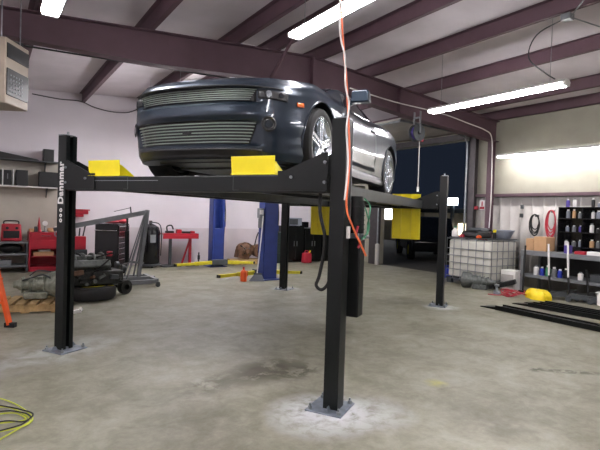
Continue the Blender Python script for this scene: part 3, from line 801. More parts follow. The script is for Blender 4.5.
# black tool chest on castors
t = thing('tool_chest', 'black rolling tool chest with silver drawer pulls behind the engine', 'tool chest', (2.36, 11.2, 0), 1.0)
b = MB(); b.bb((-.34, -.25, .12), (.34, .25, 1.14)); b.build('body', M['toolblack'], t, bevel=.008)
for k in range(8):
    z0 = .15+k*.121; b = MB(); b.bb((-.32, -.262, z0), (.32, -.251, z0+.108)); d_ = b.build('drawer', M['toolblack'], t, bevel=.003)
    b = MB(); b.bb((-.30, -.275, z0+.085), (.30, -.262, z0+.10)); b.build('handle', M['chrome'], d_)
for sx in (-.27, .27):
    for sy in (-.18, .18): b = MB(); b.cyl((sx-.02, sy, .055), (sx+.02, sy, .055), .053, n=16); b.bb((sx-.03, sy-.03, .09), (sx+.03, sy+.03, .12)); b.build('castor', M['rubber'], t)
b = MB(); b.tube([(-.35, -.2, 1.0), (-.42, -.2, 1.0), (-.42, .2, 1.0), (-.35, .2, 1.0)], .012); b.build('side_handle', M['chrome'], t)
b = MB(); b.ell((-.05, 0, .045), (.5, .3, .09)); b.ell((.14, -.06, .06), (.26, .24, .12)); o = b.build('shop_rag', M['redp']); o.location = (2.42, 11.2, 1.142); tag(o, 'crumpled red shop rag on top of the black tool chest', 'rag')
b = MB(); b.cyl((0, 0, 0), (0, 0, .012), .05, n=6); b.cyl((0, 0, .012), (0, 0, .17), .03, .02, n=16); o = b.build('spray_can', M['grey']); o.location = (2.62, 11.1, 1.142); tag(o, 'small grey can on the corner of the black tool chest', 'can')

# engine hoist
t = thing('engine_hoist', 'grey folding engine hoist with its boom reaching left over the engine', 'engine hoist', (2.62, 9.5, 0), 0)
b = MB(); b.bar((-.12, 0, .10), (.03, 0, 1.47), .08, .07); b.build('mast', M['grey'], t, bevel=.005)
b = MB(); b.bar((.04, 0, 1.43), (-1.32, -.0, 1.13), .07, .09); bo = b.build('boom', M['grey'], t, bevel=.005)
b = MB(); b.bar((-.9, 0, 1.225), (-1.62, 0, 1.065), .05, .06); b.build('boom_extension', M['greyd'], bo)
b = MB(); b.tube([(-1.58, 0, 1.06), (-1.60, 0, .98), (-1.56, 0, .94), (-1.53, 0, .97)], .012); b.build('hook', M['galv'], bo)
for sy in (-.05, .05):
    b = MB(); b.bar((-.01, sy, 1.40), (-.36, sy*2.4, .14), .045, .02); b.build('brace', M['grey'], t)
b = MB(); b.bar((0.0, .03, 1.30), (-.18, .12, .14), .03, .03); b.build('brace', M['grey'], t)
b = MB(); b.cyl((-.35, 0, 1.30), (-.35, 0, .95), .018); b.cyl((-.35, 0, 1.05), (-.34, 0, .45), .042); b.build('hydraulic_ram', M['black'], t)
b = MB(); b.bar((-.33, 0, .46), (-.02, 0, .42), .04); b.build('ram_mount', M['grey'], t)
b = MB(); b.bar((-.42, 0, .11), (.20, 0, .11), .10, .10); b.bar((.12, -.42, .12), (.12, .42, .12), .08, .08); b.build('base', M['grey'], t, bevel=.005)
for sy in (-.40, .40):
    b = MB(); b.bar((.12, sy, .11), (-1.35, sy*1.1, .09), .075, .075); lg = b.build('leg', M['grey'], t, bevel=.004)
    for xx in (.14, -1.3):
        b = MB(); b.cyl((xx-.0, sy*1.1-.02, .045), (xx, sy*1.1+.02, .045), .043, n=16); b.bb((xx-.03, sy*1.1-.028, .05), (xx+.03, sy*1.1+.028, .10)); b.build('castor', M['greyd'], lg)
b = MB(); b.bar((-.28, 0, 1.37), (-.30, 0, 1.52), .02); b.bar((-.30, 0, 1.50), (-.6, 0, 1.42), .012); b.build('pump_handle', M['greyd'], t)

# engine on the floor with its tyre beneath
def flat_tyre(loc, lab, r=.33, h=.2):
    b = MB(); b.lathe([(r*.58, .02), (r*.66, 0), (r*.93, .01), (r, .05), (r, h-.05), (r*.93, h-.01), (r*.66, h), (r*.58, h-.02), (r*.58, .02)], (0, 0, 0), 'Z', 40)
    o = b.build('tyre', M['rubber']); o.location = loc; tag(o, lab, 'tyre'); return o
flat_tyre((1.42, 8.30, .002), 'black tyre lying flat on the floor below the engine', .40, .22)
t = thing('engine', 'greasy dark engine with pulleys and hoses resting on the tyre behind the left lift post', 'engine', (1.42, 8.36, .225), .15)
b = MB(); b.box((0, 0, .12), (.95, .45, .22)); b.box((-.05, 0, .28), (.75, .34, .16), top=.8); b.build('block', M['grease'], t, bevel=.02)
for k in range(16):
    b = MB(); x = random.uniform(-.45, .42); z = random.uniform(.04, .34)
    if k % 3: b.cyl((x, -.2+.1*(z > .22), z), (x+random.uniform(-.05, .05), -.30+.1*(z > .22), z+random.uniform(-.02, .05)), random.uniform(.015, .05), n=12)
    else: b.box((x, -.25, z), (random.uniform(.05, .16), .08, random.uniform(.04, .09)), rot=(0, random.uniform(-.6, .6), 0))
    b.build('fitting', M[('grease', 'cast', 'greyd', 'rust', 'grease')[k % 5]], t, bevel=.004)
for sy in (-1, 1): b = MB(); b.box((-.05, sy*.17, .33), (.62, .15, .13), rot=(sy*.6, 0, 0)); b.build('cylinder_head', M['cast'], t, bevel=.02)
b = MB(); b.box((-.05, 0, .43), (.5, .2, .09))
for k in range(4): b.tube([(-.27+k*.15, -.17, .36), (-.27+k*.15, -.1, .48), (-.27+k*.15, .1, .48), (-.27+k*.15, .17, .36)], .025)
b.build('intake_manifold', M['cast'], t, bevel=.01)
for (y, z, r) in ((0, .1, .10), (.13, .28, .06), (-.15, .25, .055)): b = MB(); b.cyl((.47, y, z), (.52, y, z), r, n=24); b.cyl((.52, y, z), (.54, y, z), r*.4, n=12); b.build('pulley', M['greyd'], t)
for k in range(5): 
    b = MB(); b.tube([(random.uniform(-.4, .4), random.uniform(-.2, .2), .35), (random.uniform(-.4, .4), random.uniform(-.3, .3), .52), (random.uniform(-.45, .45), -.25, .2)], .012); b.build('hose', M['rubber'], t)
b = MB(); b.cyl((.28, -.1, .46), (.28, -.1, .54), .045, n=16); b.build('filler_cap', M['redp'], t)
b = MB(); b.box((.05, -.24, -.03), (.5, .03, .05)); b.build('yellow_bracket', M['yellowd'], t)['label'] = 'worn yellow bracket'
t = thing('hub_assembly', 'small dark wheel hub standing on the floor right of the engine', 'wheel hub', (2.02, 8.52, 0), .5)
b = MB(); b.lathe([(.05, -.05), (.12, -.05), (.125, -.03), (.125, .03), (.12, .05), (.04, .05), (.03, .07), (0, .07)], (0, 0, .126), 'Y', 28); b.build('wheel', M['grease'], t)
b = MB(); b.cyl((0, .05, .126), (-.2, .22, .15), .03); b.build('axle_stub', M['grease'], t)
# pallet with gearbox
t = thing('pallet', 'wooden pallet carrying the grey gearbox at lower left', 'pallet', (.56, 7.80, 0), -.25); t.scale = (.85, .85, 1)
for k in range(6): b = MB(); b.bb((-.52+k*.18, -.42, .108), (-.40+k*.18, .42, .128)); b.build('deck_board', M['wood'], t)
for sy in (-.40, 0, .36): b = MB(); b.bb((-.52, sy, .018), (.50, sy+.05, .107)); b.build('stringer', M['wood'], t)
for k in range(3): b = MB(); b.bb((-.52+k*.44, -.42, .001), (-.40+k*.44, .42, .017)); b.build('bottom_board', M['wood'], t)
t = thing('gearbox', 'dirty grey gearbox lying on the wooden pallet', 'gearbox', (.66, 7.80, .129), -.25); t.scale = (.72, .72, .82)
b = MB(); b.lathe([(0, -.46), (.06, -.46), (.07, -.40), (.10, -.36), (.11, -.12), (.14, -.10), (.145, .10), (.19, .14), (.25, .34), (.25, .38), (.1, .38), (0, .36)], (0, 0, .26), 'X', 28); b.build('case', M['castl'], t)
b = MB(); b.box((-.05, 0, .08), (.4, .3, .12), top=1.1); b.build('oil_pan', M['castl'], t, bevel=.015)
for k in range(7): a = k*2*PI/7; b = MB(); b.cyl((.34, .22*math.cos(a), .26+.22*math.sin(a)), (.40, .22*math.cos(a), .26+.22*math.sin(a)), .016, n=8); b.build('bolt_boss', M['castl'], t)
for k in range(5): b = MB(); b.box((-.3+k*.13, 0, .26), (.015, .25+.02*k, .27+.02*k)); b.build('rib', M['castl'], t, bevel=.003)
b = MB(); b.tube([(.25, -.15, .35), (.1, -.2, .45), (-.1, -.14, .40), (-.3, -.1, .34)], .014); b.tube([(-.2, .1, .4), (-.05, .05, .5), (.2, 0, .48)], .012); b.build('cooler_line', M['greyd'], t)
b = MB(); b.tube([(0, 0, .01), (.06, .0, .16), (.05, .02, .34), (.12, .03, .5)], .016); b.tube([(0.04, 0.03, .01), (.08, .05, .2), (.09, .02, .42)], .014); o = b.build('cable_bundle', M['white']); o.location = (.86, 7.55, .0); tag(o, 'pale cable ends standing beside the pallet next to the left lift post', 'cable')
b = MB()
b.box((0, 0, .13), (.36, .3, .26)); o = b.build('engine_part', M['grease'], bevel=.03); o.location = (.0, 8.62, 0.001); tag(o, 'dark greasy casting on the floor behind the pallet', 'engine part')
b = MB(); b.box((0, 0, .012), (.22, .06, .02)); b.cyl((-.1, 0, .03), (.1, 0, .035), .014); b.cyl((.1, 0, .03), (.13, 0, .05), .03, n=12); o = b.build('wrench', M['white']); o.location = (1.02, 7.2, .0); o.rotation_euler = (0, 0, .4); tag(o, 'small white handled tool on the floor right of the left lift post', 'tool')
# orange step ladder at the left edge
t = thing('step_ladder', 'orange step ladder cut off by the left picture edge', 'ladder', (.235, 6.70, 0), -YAW)
for sx in (0, -.55):
    o_ = sx
    b = MB(); b.bar((o_+.02, 0, .03), (o_-.24+(-sx)*.3, .0, 1.05), .075, .03); rl = b.build('rail', M['orange'], t)
    b = MB(); b.box((o_+.03, 0, .028), (.12, .06, .055)); b.build('foot', M['rubber'], rl)
for k in range(3): b = MB(); z = .3+k*.28; xl = .02-.2*z; b.bb((xl-.5+.12*z, -.04, z-.012), (xl, .04, z+.012)); b.build('step', M['orange'], t)
b = MB(); b.box((-.37, 0, 1.06), (.36, .16, .04)); b.build('top_cap', M['orange'], t)

# hanging unit heater
t = thing('unit_heater', 'cream and grey louvred heater hung from the roof at upper left', 'heater', (.15, 6.32, 2.62), -YAW+.02)
W_, D_, H_ = .62, .47, .74
b = MB(); b.bb((-W_, 0, 0), (0, D_, H_)); b.build('case', M['cream'], t, bevel=.012)
b = MB(); b.bb((.001, .02, .52), (.012, D_-.02, .68)); b.build('top_vent', M['trim'], t)
b = MB(); b.bb((.001, .02, .10), (.012, D_-.02, .40)); g_ = b.build('grille', M['trim'], t)
for r_ in range(5):
    for c_ in range(5): b = MB(); b.box((.015, .08+c_*.055, .15+r_*.045), (.006, .016, .016)); b.build('vent_slot', M['galv'], g_)
for yy in (.05, D_-.05):
    for xx in (-.08, -.54): b = MB(); zt = zc(.0)-2.63-.02; b.cyl((xx, yy, H_), (xx, yy, zt), .008, n=8); b.build('hanger_rod', M['galv'], t)
# duct/dark box above the heater
b = MB(); b.tube([(-.9, 6.95, 3.50), (-.2, 6.95, 3.49), (.35, 6.95, 3.46)], .045); o = b.build('flue_pipe', M['greyd']); tag(o, 'dark pipe running above the cream heater under the rafter', 'pipe')

# air pipe with hangers, drooping wire
b = MB(); b.cyl((-1.5, 8.2, 3.76), (4.2, 8.2, 3.98), .014, n=10)
p_ = b.build('air_pipe', M['greyd']); tag(p_, 'thin air pipe hung from the roof beyond the big rafter at left', 'pipe')
for k in range(6): b = MB(); x = .1+k*.75; z = 3.76+(x+1.5)/5.7*.22; b.cyl((x, 8.2, z), (x, 8.2, zc(x)-.005), .004, n=6); b.build('pipe_hanger', M['greyd'], p_)
b = MB(); b.tube([(.84, 12.8, 4.09), (1.4, 12.8, 4.06), (1.87, 12.8, 4.08), (2.2, 12.8, 3.98), (2.6, 12.8, 3.93), (3.0, 12.8, 3.97), (3.3, 12.8, 4.12)], .014, 6)
tag(b.build('drooping_wire', M['darksteel']), 'dark wire drooping along the top of the white back wall', 'wire')

# ------------------------------------------------------------------ back of the shop
t = thing('oil_drain_tank', 'tall black tank with a rounded top beside the engine hoist', 'tank', (3.52, 12.3, 0))
b = MB(); b.lathe([(0, .10), (.22, .10), (.24, .14), (.24, .92), (.20, 1.04), (.10, 1.10), (.05, 1.12), (0, 1.12)], (0, 0, 0), 'Z', 32); b.build('tank', M['toolblack'], t)
b = MB(); b.cyl((0, 0, 1.12), (0, 0, 1.2), .04); b.tube([(.04, 0, 1.16), (.22, -.05, 1.1), (.27, -.06, .8), (.25, -.08, .3)], .014); b.build('valve_and_hose', M['greyd'], t)
b = MB(); b.cyl((0, 0, .05), (0, 0, .10), .27, n=24); b.build('base_ring', M['greyd'], t)
for a in (0.5, 2.6, 4.7): b = MB(); b.cyl((.22*math.cos(a)-.015, .22*math.sin(a), .03), (.22*math.cos(a)+.015, .22*math.sin(a), .03), .028, n=12); b.build('castor', M['rubber'], t)
b = MB(); b.box((0, -.245, .75), (.14, .01, .2)); b.build('gauge_plate', M['grey'], t)
t = thing('work_stand', 'red steel work stand with a cluttered top beside the black tank', 'work stand', (4.28, 12.35, 0))
b = MB(); b.bb((-.48, -.22, .84), (.48, .22, .88)); b.bb((-.48, -.22, .74), (.48, -.20, .84)); b.build('top', M['red'], t, bevel=.004)
for sx, m in ((-.22, 'greyd'), (.32, 'red')): b = MB(); b.bb((sx-.035, -.03, .03), (sx+.035, .03, .84)); b.build('column', M[m], t)
b = MB(); b.bar((.10, 0, .05), (.34, 0, .8), .04); b.build('brace', M['red'], t)
b = MB(); b.box((-.22, 0, .02), (.5, .4, .04)); b.box((.34, 0, .02), (.34, .4, .04)); b.build('foot', M['greyd'], t)
for k, (x, w_, h, m) in enumerate(((-.25, .2, .06, 'grease'), (.0, .12, .1, 'red'), (.2, .2, .05, 'grease'), (.38, .1, .06, 'red'))): b = MB(); b.box((x, 0, .88+h/2), (w_, .14, h)); b.build('clamp', M[m], t, bevel=.01)
b = MB(); b.tube([(-.3, 0, .9), (-.32, 0, 1.05), (-.2, 0, 1.08), (-.15, 0, .98)], .02); b.build('vice_handle', M['grease'], t)

# blue two post lift
def two_post(y, lab, side):
    s_ = side
    t = thing('blue_lift_post', lab, 'lift post', (5.31 if s_ > 0 else 5.22, y, 0), 0, 'blue posts of the two post lift')
    s = side   # +1: faces +y
    b = MB(); t_ = .012
    b.bb((-.17, -s*.14, .02), (.17, -s*.14+s*t_, 2.95)); b.bb((-.17, -.14, .02), (-.17+t_, .14, 2.95)); b.bb((.17-t_, -.14, .02), (.17, .14, 2.95))
    for sx in (-1, 1): b.bb((sx*.17-sx*.06 if sx > 0 else -.17, s*.14-s*t_, .02), (.17 if sx > 0 else -.11, s*.14, 2.95))
    b.build('column', M['blue'], t, bevel=.003)
    b = MB(); b.box((0, -s*.02, .01), (.50, .46, .02)); b.build('base_plate', M['blue'], t)
    b = MB(); b.box((0, s*.05, .55), (.24, .2, .95)); b.build('carriage', M['blue'], t, bevel=.01)
    b = MB(); b.box((0, s*.22, .13), (.44, .16, .14)); b.build('arm_bracket', M['greyd'], t, bevel=.01)
    for sx in (-1, 1):
        b = MB(); e = Vector((sx*(1.22 if s < 0 else 1.15)*(.82 if sx > 0 else 1), s*(.30 if s < 0 else .05), .10)); st = Vector((sx*.15, s*.22, .13))
        m_ = st.lerp(e, .5); b.bar(st, m_, .10, .09); b.bar(m_, e, .075, .065)
        ar = b.build('swing_arm', M['yellowd'], t, bevel=.006)
        b = MB(); b.cyl(e-Vector((0, 0, .03)), e+Vector((0, 0, .03)), .045, n=20); b.build('arm_pad', M['rubber'], ar)
    b = MB(); b.tube([(.19, -.05, 1.9), (.22, -.07, 1.4), (.20, -.05, .9), (.18, -.04, .4)], .012); b.build('hydraulic_line', M['trim'], t)
    b = MB(); b.box((.20, -.05, 1.15), (.05, .08, .14)); b.build('lock_box', M['blue'], t, bevel=.006)
    return t
two_post(12.02, 'blue two post lift column farther away, against the white back wall', -1)
t2 = two_post(9.35, 'nearer blue two post lift column beside the broom', 1)
b = MB(); b.box((-.24, -.06, 1.48), (.10, .14, .22)); b.cyl((-.24, -.06, 1.37), (-.24, -.06, 1.15), .05, n=16); b.build('motor_box', M['grey'], t2, bevel=.01)
b = MB(); b.box((-.26, -.14, 1.50), (.08, .02, .10)); b.build('switch_plate', M['white'], t2)
# brown transfer case / differential on boards
t = thing('rear_axle', 'rusty brown axle housing resting on boards between the blue lift columns', 'axle', (6.42, 12.35, .14))
b = MB(); b.lathe([(0, -.26), (.07, -.26), (.08, -.22), (.15, -.20), (.22, -.10), (.245, -.10), (.245, -.04), (.20, -.02), (.22, .10), (.12, .2), (0, .22)], (-.20, 0, .25), 'Y', 12); b.box((-.26, -.02, .12), (.34, .3, .2), rot=(0, .2, 0)); b.box((-.05, .0, .38), (.2, .22, .12), rot=(0, .5, 0)); b.build('housing', M['rust'], t)
for k in range(8): a = k*PI/4; b = MB(); b.bar((-.20+.08*math.cos(a), -.23, .25+.08*math.sin(a)), (-.20+.22*math.cos(a), -.11, .25+.22*math.sin(a)), .03); b.build('casting_rib', M['grease' if k % 2 else 'rust'], t)
b = MB(); b.cyl((.0, 0, .26), (.2, 0, .27), .09, n=20); b.cyl((.26, -.16, .24), (.26, .12, .24), .21, .18, n=16); b.cyl((.26, -.22, .24), (.26, -.16, .24), .10, n=12); b.build('axle_tube', M['rust'], t)
b = MB(); b.tube([(.1, -.1, .4), (.15, -.1, .62), (.22, -.08, .78)], .018); b.build('lever', M['grease'], t)
b = MB(); b.box((0, 0, .07), (1.2, .5, .138)); o = b.build('timber_block', M['wood'], bevel=.01); o.location = (6.42, 12.35, .0); tag(o, 'low wooden block under the rusty axle housing', 'timber')
b = MB(); b.box((0, 0, .02), (.16, .12, .04)); b.cyl((0, 0, .04), (0, 0, .34), .018); b.box((.0, 0, .2), (.05, .05, .12)); o = b.build('bottle_jack', M['grease']); o.location = (4.94, 12.55, 0); tag(o, 'small dark jack on the floor left of the far blue column', 'jack')
t = thing('oil_drum', 'dark green drum standing behind the nearer blue column', 'drum', (7.30, 12.4, 0))
b = MB(); b.lathe([(0, .01), (.28, .01), (.29, .03), (.285, .3), (.295, .31), (.285, .32), (.285, .6), (.295, .61), (.285, .62), (.285, .9), (.29, .93), (.27, .91), (0, .91)], (0, 0, 0), 'Z', 32); b.build('barrel', mat('dark_green', '#1c2a28', .4), t)
b = MB(); b.cyl((.15, 0, .91), (.15, 0, .93), .03); b.build('bung', M['galv'], t)
# broom and orange jug
t = thing('push_broom', 'broom with a long white handle standing by the nearer blue column', 'broom', (4.92, 9.10, 0), -.5)
b = MB(); b.tube([(0, 0, .13), (.05, .03, .7), (.10, .05, 1.42)], .013, 8); b.build('handle', M['white'], t)
b = MB(); b.prism([(-.17, 0.002), (.17, 0.002), (.10, .15), (-.06, .15)], -.03, .03, 'XZ'); b.build('bristles', M['tubgrey'], t)
b = MB(); b.box((.02, 0, .16), (.17, .06, .03)); b.build('head', M['greyd'], t)
t = thing('orange_jug', 'orange jug on the floor left of the broom', 'jug', (4.64, 9.18, 0))
b = MB(); b.lathe([(0, .002), (.065, .002), (.07, .02), (.07, .19), (.05, .23), (.02, .25), (.02, .28), (0, .28)], (0, 0, 0), 'Z', 24); b.build('bottle', M['orange'], t)
b = MB(); b.cyl((0, 0, .28), (0, 0, .31), .024, n=16); b.build('cap', M['red'], t)
b = MB(); b.tube([(.05, 0, .22), (.10, 0, .2), (.09, 0, .12), (.065, 0, .10)], .010); b.build('handle', M['orange'], t)

# black cabinets on the back wall
for k, (x, h, l) in enumerate(((7.95, 1.12, 'black steel cabinet under the pale box, leftmost of the row by the back wall'), (8.62, 1.05, 'black steel cabinet in the middle of the row by the back wall'), (9.30, 1.12, 'black steel cabinet right of the middle one, behind the near lift post'), (9.95, 1.05, 'black steel cabinet in the corner by the bay opening'))):
    t = thing('steel_cabinet', l, 'cabinet', (x, YB-.33, 0), 0, 'black cabinets along the back wall')
    b = MB(); b.bb((-.32, -.28, .06), (.32, .28, h)); b.bb((-.30, -.25, 0), (.30, .25, .06)); b.build('body', M['toolblack'], t, bevel=.006)
    for sx in (-1, 1):
        b = MB(); b.bb((min(sx*.31, sx*.005), -.292, .09), (max(sx*.31, sx*.005), -.281, h-.04)); d_ = b.build('door', M['black'], t, bevel=.003)
        b = MB(); b.bb((sx*.05-.008, -.31, .5), (sx*.05+.008, -.292, .66)); b.build('handle', M['galv'], d_)
t = thing('microwave_box', 'pale grey box on top of the leftmost black cabinet', 'box', (8.0, YB-.33, 1.122))
b = MB(); b.box((0, 0, .13), (.50, .34, .24)); b.build('case', M['tubgrey'], t, bevel=.01); b = MB(); b.box((-.06, -.173, .13), (.30, .01, .17)); b.build('door', M['greyd'], t)
b = MB(); b.box((0, 0, .015), (.6, .4, .02)); o = b.build('tray', M['grey']); o.location = (8.55, YB-.33, 1.052); tag(o, 'flat grey tray on the middle black cabinet', 'tray')
b = MB(); b.box((0, 0, .09), (.22, .2, .18)); o = b.build('parts_case', M['toolblack'], bevel=.02); o.location = (8.45, YB-.33, 1.075); tag(o, 'small dark case standing on the flat grey tray', 'case')
t = thing('fuel_can', 'red fuel can on the floor in front of the black cabinets', 'fuel can', (8.22, YB-.86, 0))
b = MB(); b.box((0, 0, .16), (.28, .20, .31), top=.9); b.build('can', M['redp'], t, bevel=.03); b = MB(); b.tube([(-.07, 0, .31), (-.06, 0, .37), (.05, 0, .37), (.06, 0, .31)], .014); b.build('handle', M['redp'], t); b = MB(); b.cyl((.10, 0, .31), (.13, 0, .38), .022); b.build('spout', M['yellow'], t)
b = MB(); b.cyl((0, 0, 0), (0, 0, .62), .07, n=20); b.ell((0, 0, .62), (.14, .14, .08)); o = b.build('bollard', M['metalw']); o.location = (10.15, DY1-.15, 0); tag(o, 'short pale bollard beside the far jamb of the bay opening', 'bollard')

# ------------------------------------------------------------------ right side
t = thing('liquid_tote', 'caged white liquid tote by the right wall with parts piled on top', 'tote', (9.60, 6.86, 0))
TW, TD, TH = .50, .60, 1.06
b = MB(); b.bb((-TW+.03, -TD+.03, .15), (TW-.03, TD-.03, TH-.04)); b.build('bottle', M['plasticw'], t, bevel=.05)
b = MB()
for z in (.17, .33, .49, .65, .81, TH-.02):
    for sy in (-1, 1): b.cyl((-TW, sy*TD, z), (TW, sy*TD, z), .009, n=6)
    for sx in (-1, 1): b.cyl((sx*TW, -TD, z), (sx*TW, TD, z), .009, n=6)
for k in range(6):
    for sy in (-1, 1): x = -TW+k*2*TW/5; b.cyl((x, sy*TD, .12), (x, sy*TD, TH), .009, n=6)
for k in range(7):
    for sx in (-1, 1): y = -TD+k*2*TD/6; b.cyl((sx*TW, y, .12), (sx*TW, y, TH), .009, n=6)
b.build('cage', M['galv'], t)
b = MB(); b.bb((-TW, -TD, .10), (TW, TD, .13)); 
for sx in (-.44, 0, .44):
    for sy in (-.52, 0, .52): b.box((sx, sy, .05), (.10, .12, .10))
b.build('base_pallet', M['greyd'], t, bevel=.005)
b = MB(); b.lathe([(0, 0), (.11, 0), (.11, .03), (0, .04)], (0, 0, TH-.04), 'Z', 20); b.build('lid', M['redp'], t)
tz = TH+.002
b = MB(); b.bb((-.47, -.57, 0), (.47, .57, .015)); o = b.build('lid_board', M['greyd']); o.location = (9.60, 6.86, tz); tag(o, 'dark board covering the top of the caged tote', 'board'); tz += .018
t = thing('engine_cover', 'black engine covers piled on the caged tote', 'engine cover', (9.42, 6.92, tz), 1.3); t.scale = (1.15, 1.15, 1.1)
b = MB(); b.box((0, 0, .07), (.55, .36, .13), top=.85); b.build('cover', M['trim'], t, bevel=.03); b = MB(); b.box((.05, -.1, .17), (.42, .22, .07), top=.8); b.build('top_shell', M['greyd'], t, bevel=.02)
b = MB(); b.tube([(-.25, -.2, .1), (-.1, -.3, .16), (.1, -.28, .12), (.25, -.2, .06)], .02); b.build('duct', M['rubber'], t)
t = thing('coolant_bottle', 'white bottle with a green cap at the left end of the tote top', 'bottle', (9.25, 7.36, tz))
b = MB(); b.lathe([(0, 0), (.07, 0), (.075, .02), (.075, .13), (.03, .19), (.03, .21), (0, .21)], (0, 0, 0), 'Z', 20); b.build('body', M['white'], t); b = MB(); b.cyl((0, 0, .21), (0, 0, .24), .035); b.build('cap', M['green'], t)
t = thing('oil_bottle', 'yellow topped bottle between the covers and the grey tub on the tote', 'bottle', (9.4, 6.42, tz))
b = MB(); b.cyl((0, 0, 0), (0, 0, .14), .04); b.build('body', M['trim'], t); b = MB(); b.cyl((0, 0, .14), (0, 0, .20), .035); b.build('cap', M['yellow'], t)
for k, (x, y, m, l) in enumerate(((9.14, 7.1, 'redp', 'small red part at the front of the tote top, left'), (9.15, 6.65, 'orange', 'small orange part at the front of the tote top, right'), (9.85, 7.2, 'trim', 'black cylinder at the back of the tote top'))):
    b = MB(); b.cyl((0, 0, .035), (.14, .05, .035), .033, n=14); b.box((.02, 0, .02), (.06, .1, .04)); o = b.build('small_part', M[m]); o.location = (x, y, tz); tag(o, l, 'part', 'small parts on the tote')
b = MB(); b.lathe([(0, .0), (.15, .0), (.17, .02), (.23, .16), (.25, .17), (.25, .19), (.225, .19), (.16, .03), (0, .03)], (0, 0, 0), 'Z', 36); o = b.build('plastic_tub', M['tubgrey']); o.location = (9.86, 6.52, tz+.0); tag(o, 'round grey plastic tub at the right end of the caged tote top', 'tub')
t = thing('appliance_box', 'white boxy appliance on the floor at the foot of the tote', 'appliance', (9.56, 6.06, 0), -1.57)
b = MB(); b.box((0, 0, .21), (.34, .32, .42)); b.build('case', M['white'], t, bevel=.01); b = MB(); b.box((0, -.174, .2), (.28, .008, .26)); b.build('front_panel', M['metalw'], t)
b = MB(); b.box((0, 0, 0), (.46, .18, .10), rot=(0, -.35, 0)); b.box((-.12, 0, -.03), (.2, .14, .1), rot=(0, -.35, 0)); o = b.build('bumper_piece', M['trim'], bevel=.015); o.location = (9.20, 6.0, .14); o.rotation_euler = (0, 0, -1.2); tag(o, 'black moulded part leaning by the white appliance', 'part')
# gearbox on the floor before the tote
t = thing('floor_gearbox', 'grey metal gearbox lying on the floor in front of the tote', 'gearbox', (8.88, 6.40, .0), 1.9); t.scale = (.75, .75, .75)
b = MB(); b.lathe([(0, -.5), (.06, -.5), (.06, -.38), (.10, -.32), (.12, -.08), (.15, -.04), (.15, .16), (.21, .24), (.23, .40), (.23, .44), (0, .42)], (0, 0, .232), 'X', 28); b.build('case', M['cast'], t)
b = MB(); b.box((-.05, 0, .07), (.42, .28, .13)); b.build('oil_pan', M['cast'], t, bevel=.015)
for k in range(4): b = MB(); b.box((-.24+k*.12, 0, .23), (.014, .25+.02*k, .26+.02*k)); b.build('rib', M['cast'], t)
t = thing('blue_crate', 'blue plastic crate on the floor by the bay opening', 'crate', (9.95, 8.05, 0))
b = MB()
for a, c in (((-.2, -.17, 0), (.2, .17, .02)), ((-.2, -.17, .02), (-.18, .17, .26)), ((.18, -.17, .02), (.2, .17, .26)), ((-.18, -.17, .02), (.18, -.15, .26)), ((-.18, .15, .02), (.18, .17, .26))): b.bb(a, c)
b.build('body', M['bluep'], t); b = MB(); b.bb((-.215, -.185, .255), (.215, -.165, .285)); b.bb((-.215, .165, .255), (.215, .185, .285)); b.build('rim', M['bluep'], t)
bx('blue_crate', 'second blue plastic box stacked against the crate, nearer the tote', 'crate', (9.98, 7.74, 0.0), (.30, .20, .30), 'bluep', parts=[('lid', (0, 0, .305), (.32, .22, .02), 'bluep')])
t = thing('scissor_jack', 'small silver jack on the floor left of the red hoses', 'jack', (8.7, 5.84, 0), .6)
b = MB(); b.box((0, 0, .02), (.34, .12, .035)); b.build('base', M['zinc'], t); b = MB(); b.bar((-.15, 0, .04), (.02, 0, .15), .05, .03); b.bar((.15, 0, .04), (-.02, 0, .15), .05, .03); b.build('arms', M['galv'], t); b = MB(); b.box((0, 0, .17), (.12, .09, .03)); b.build('saddle', M['galv'], t)
# coiled red hoses
b = MB()
for k in range(7):
    r_ = random.uniform(.10, .22); cx_, cy_ = random.uniform(-.08, .08), random.uniform(-.08, .08)
    b.tube([(cx_+r_*1.1*math.cos(j*.75+k)+random.uniform(-.02, .02), cy_+r_*.9*math.sin(j*.75+k), max(.012, .03+.035*math.sin(j*1.1+k*2)+.008*k)) for j in range(9)], .0085, 6)
b.tube([(-.1, .1, .02), (-.28, .16, .012), (-.34, .32, .012)], .0085, 6)
o = b.build('air_hose', M['redp']); o.location = (8.72, 5.50, 0); tag(o, 'red air hose heaped on the floor left of the yellow cover', 'hose')
# yellow cover
b = MB(); r0 = []
for i in range(13):
    row = []
    for j in range(28):
        a = j*2*PI/27; rr = .25*math.sin(i/12*PI/2)*(1+.10*math.sin(3*a+1)+.06*math.sin(7*a)*(i/12)); z = .18*math.cos(i/12*PI/2)**.6+.02*math.sin(5*a)*math.sin(i/12*PI)
        row.append((rr*1.15*math.cos(a), rr*.8*math.sin(a), max(.003, z)))
    r0.append(row)
b.grid(r0); o = b.build('yellow_cover', M['cloth'], doubles=True, smooth=70); o.location = (8.92, 5.10, 0); o.rotation_euler = (0, 0, 1.1); tag(o, 'crumpled yellow cover on the floor in front of the workbench', 'cover')
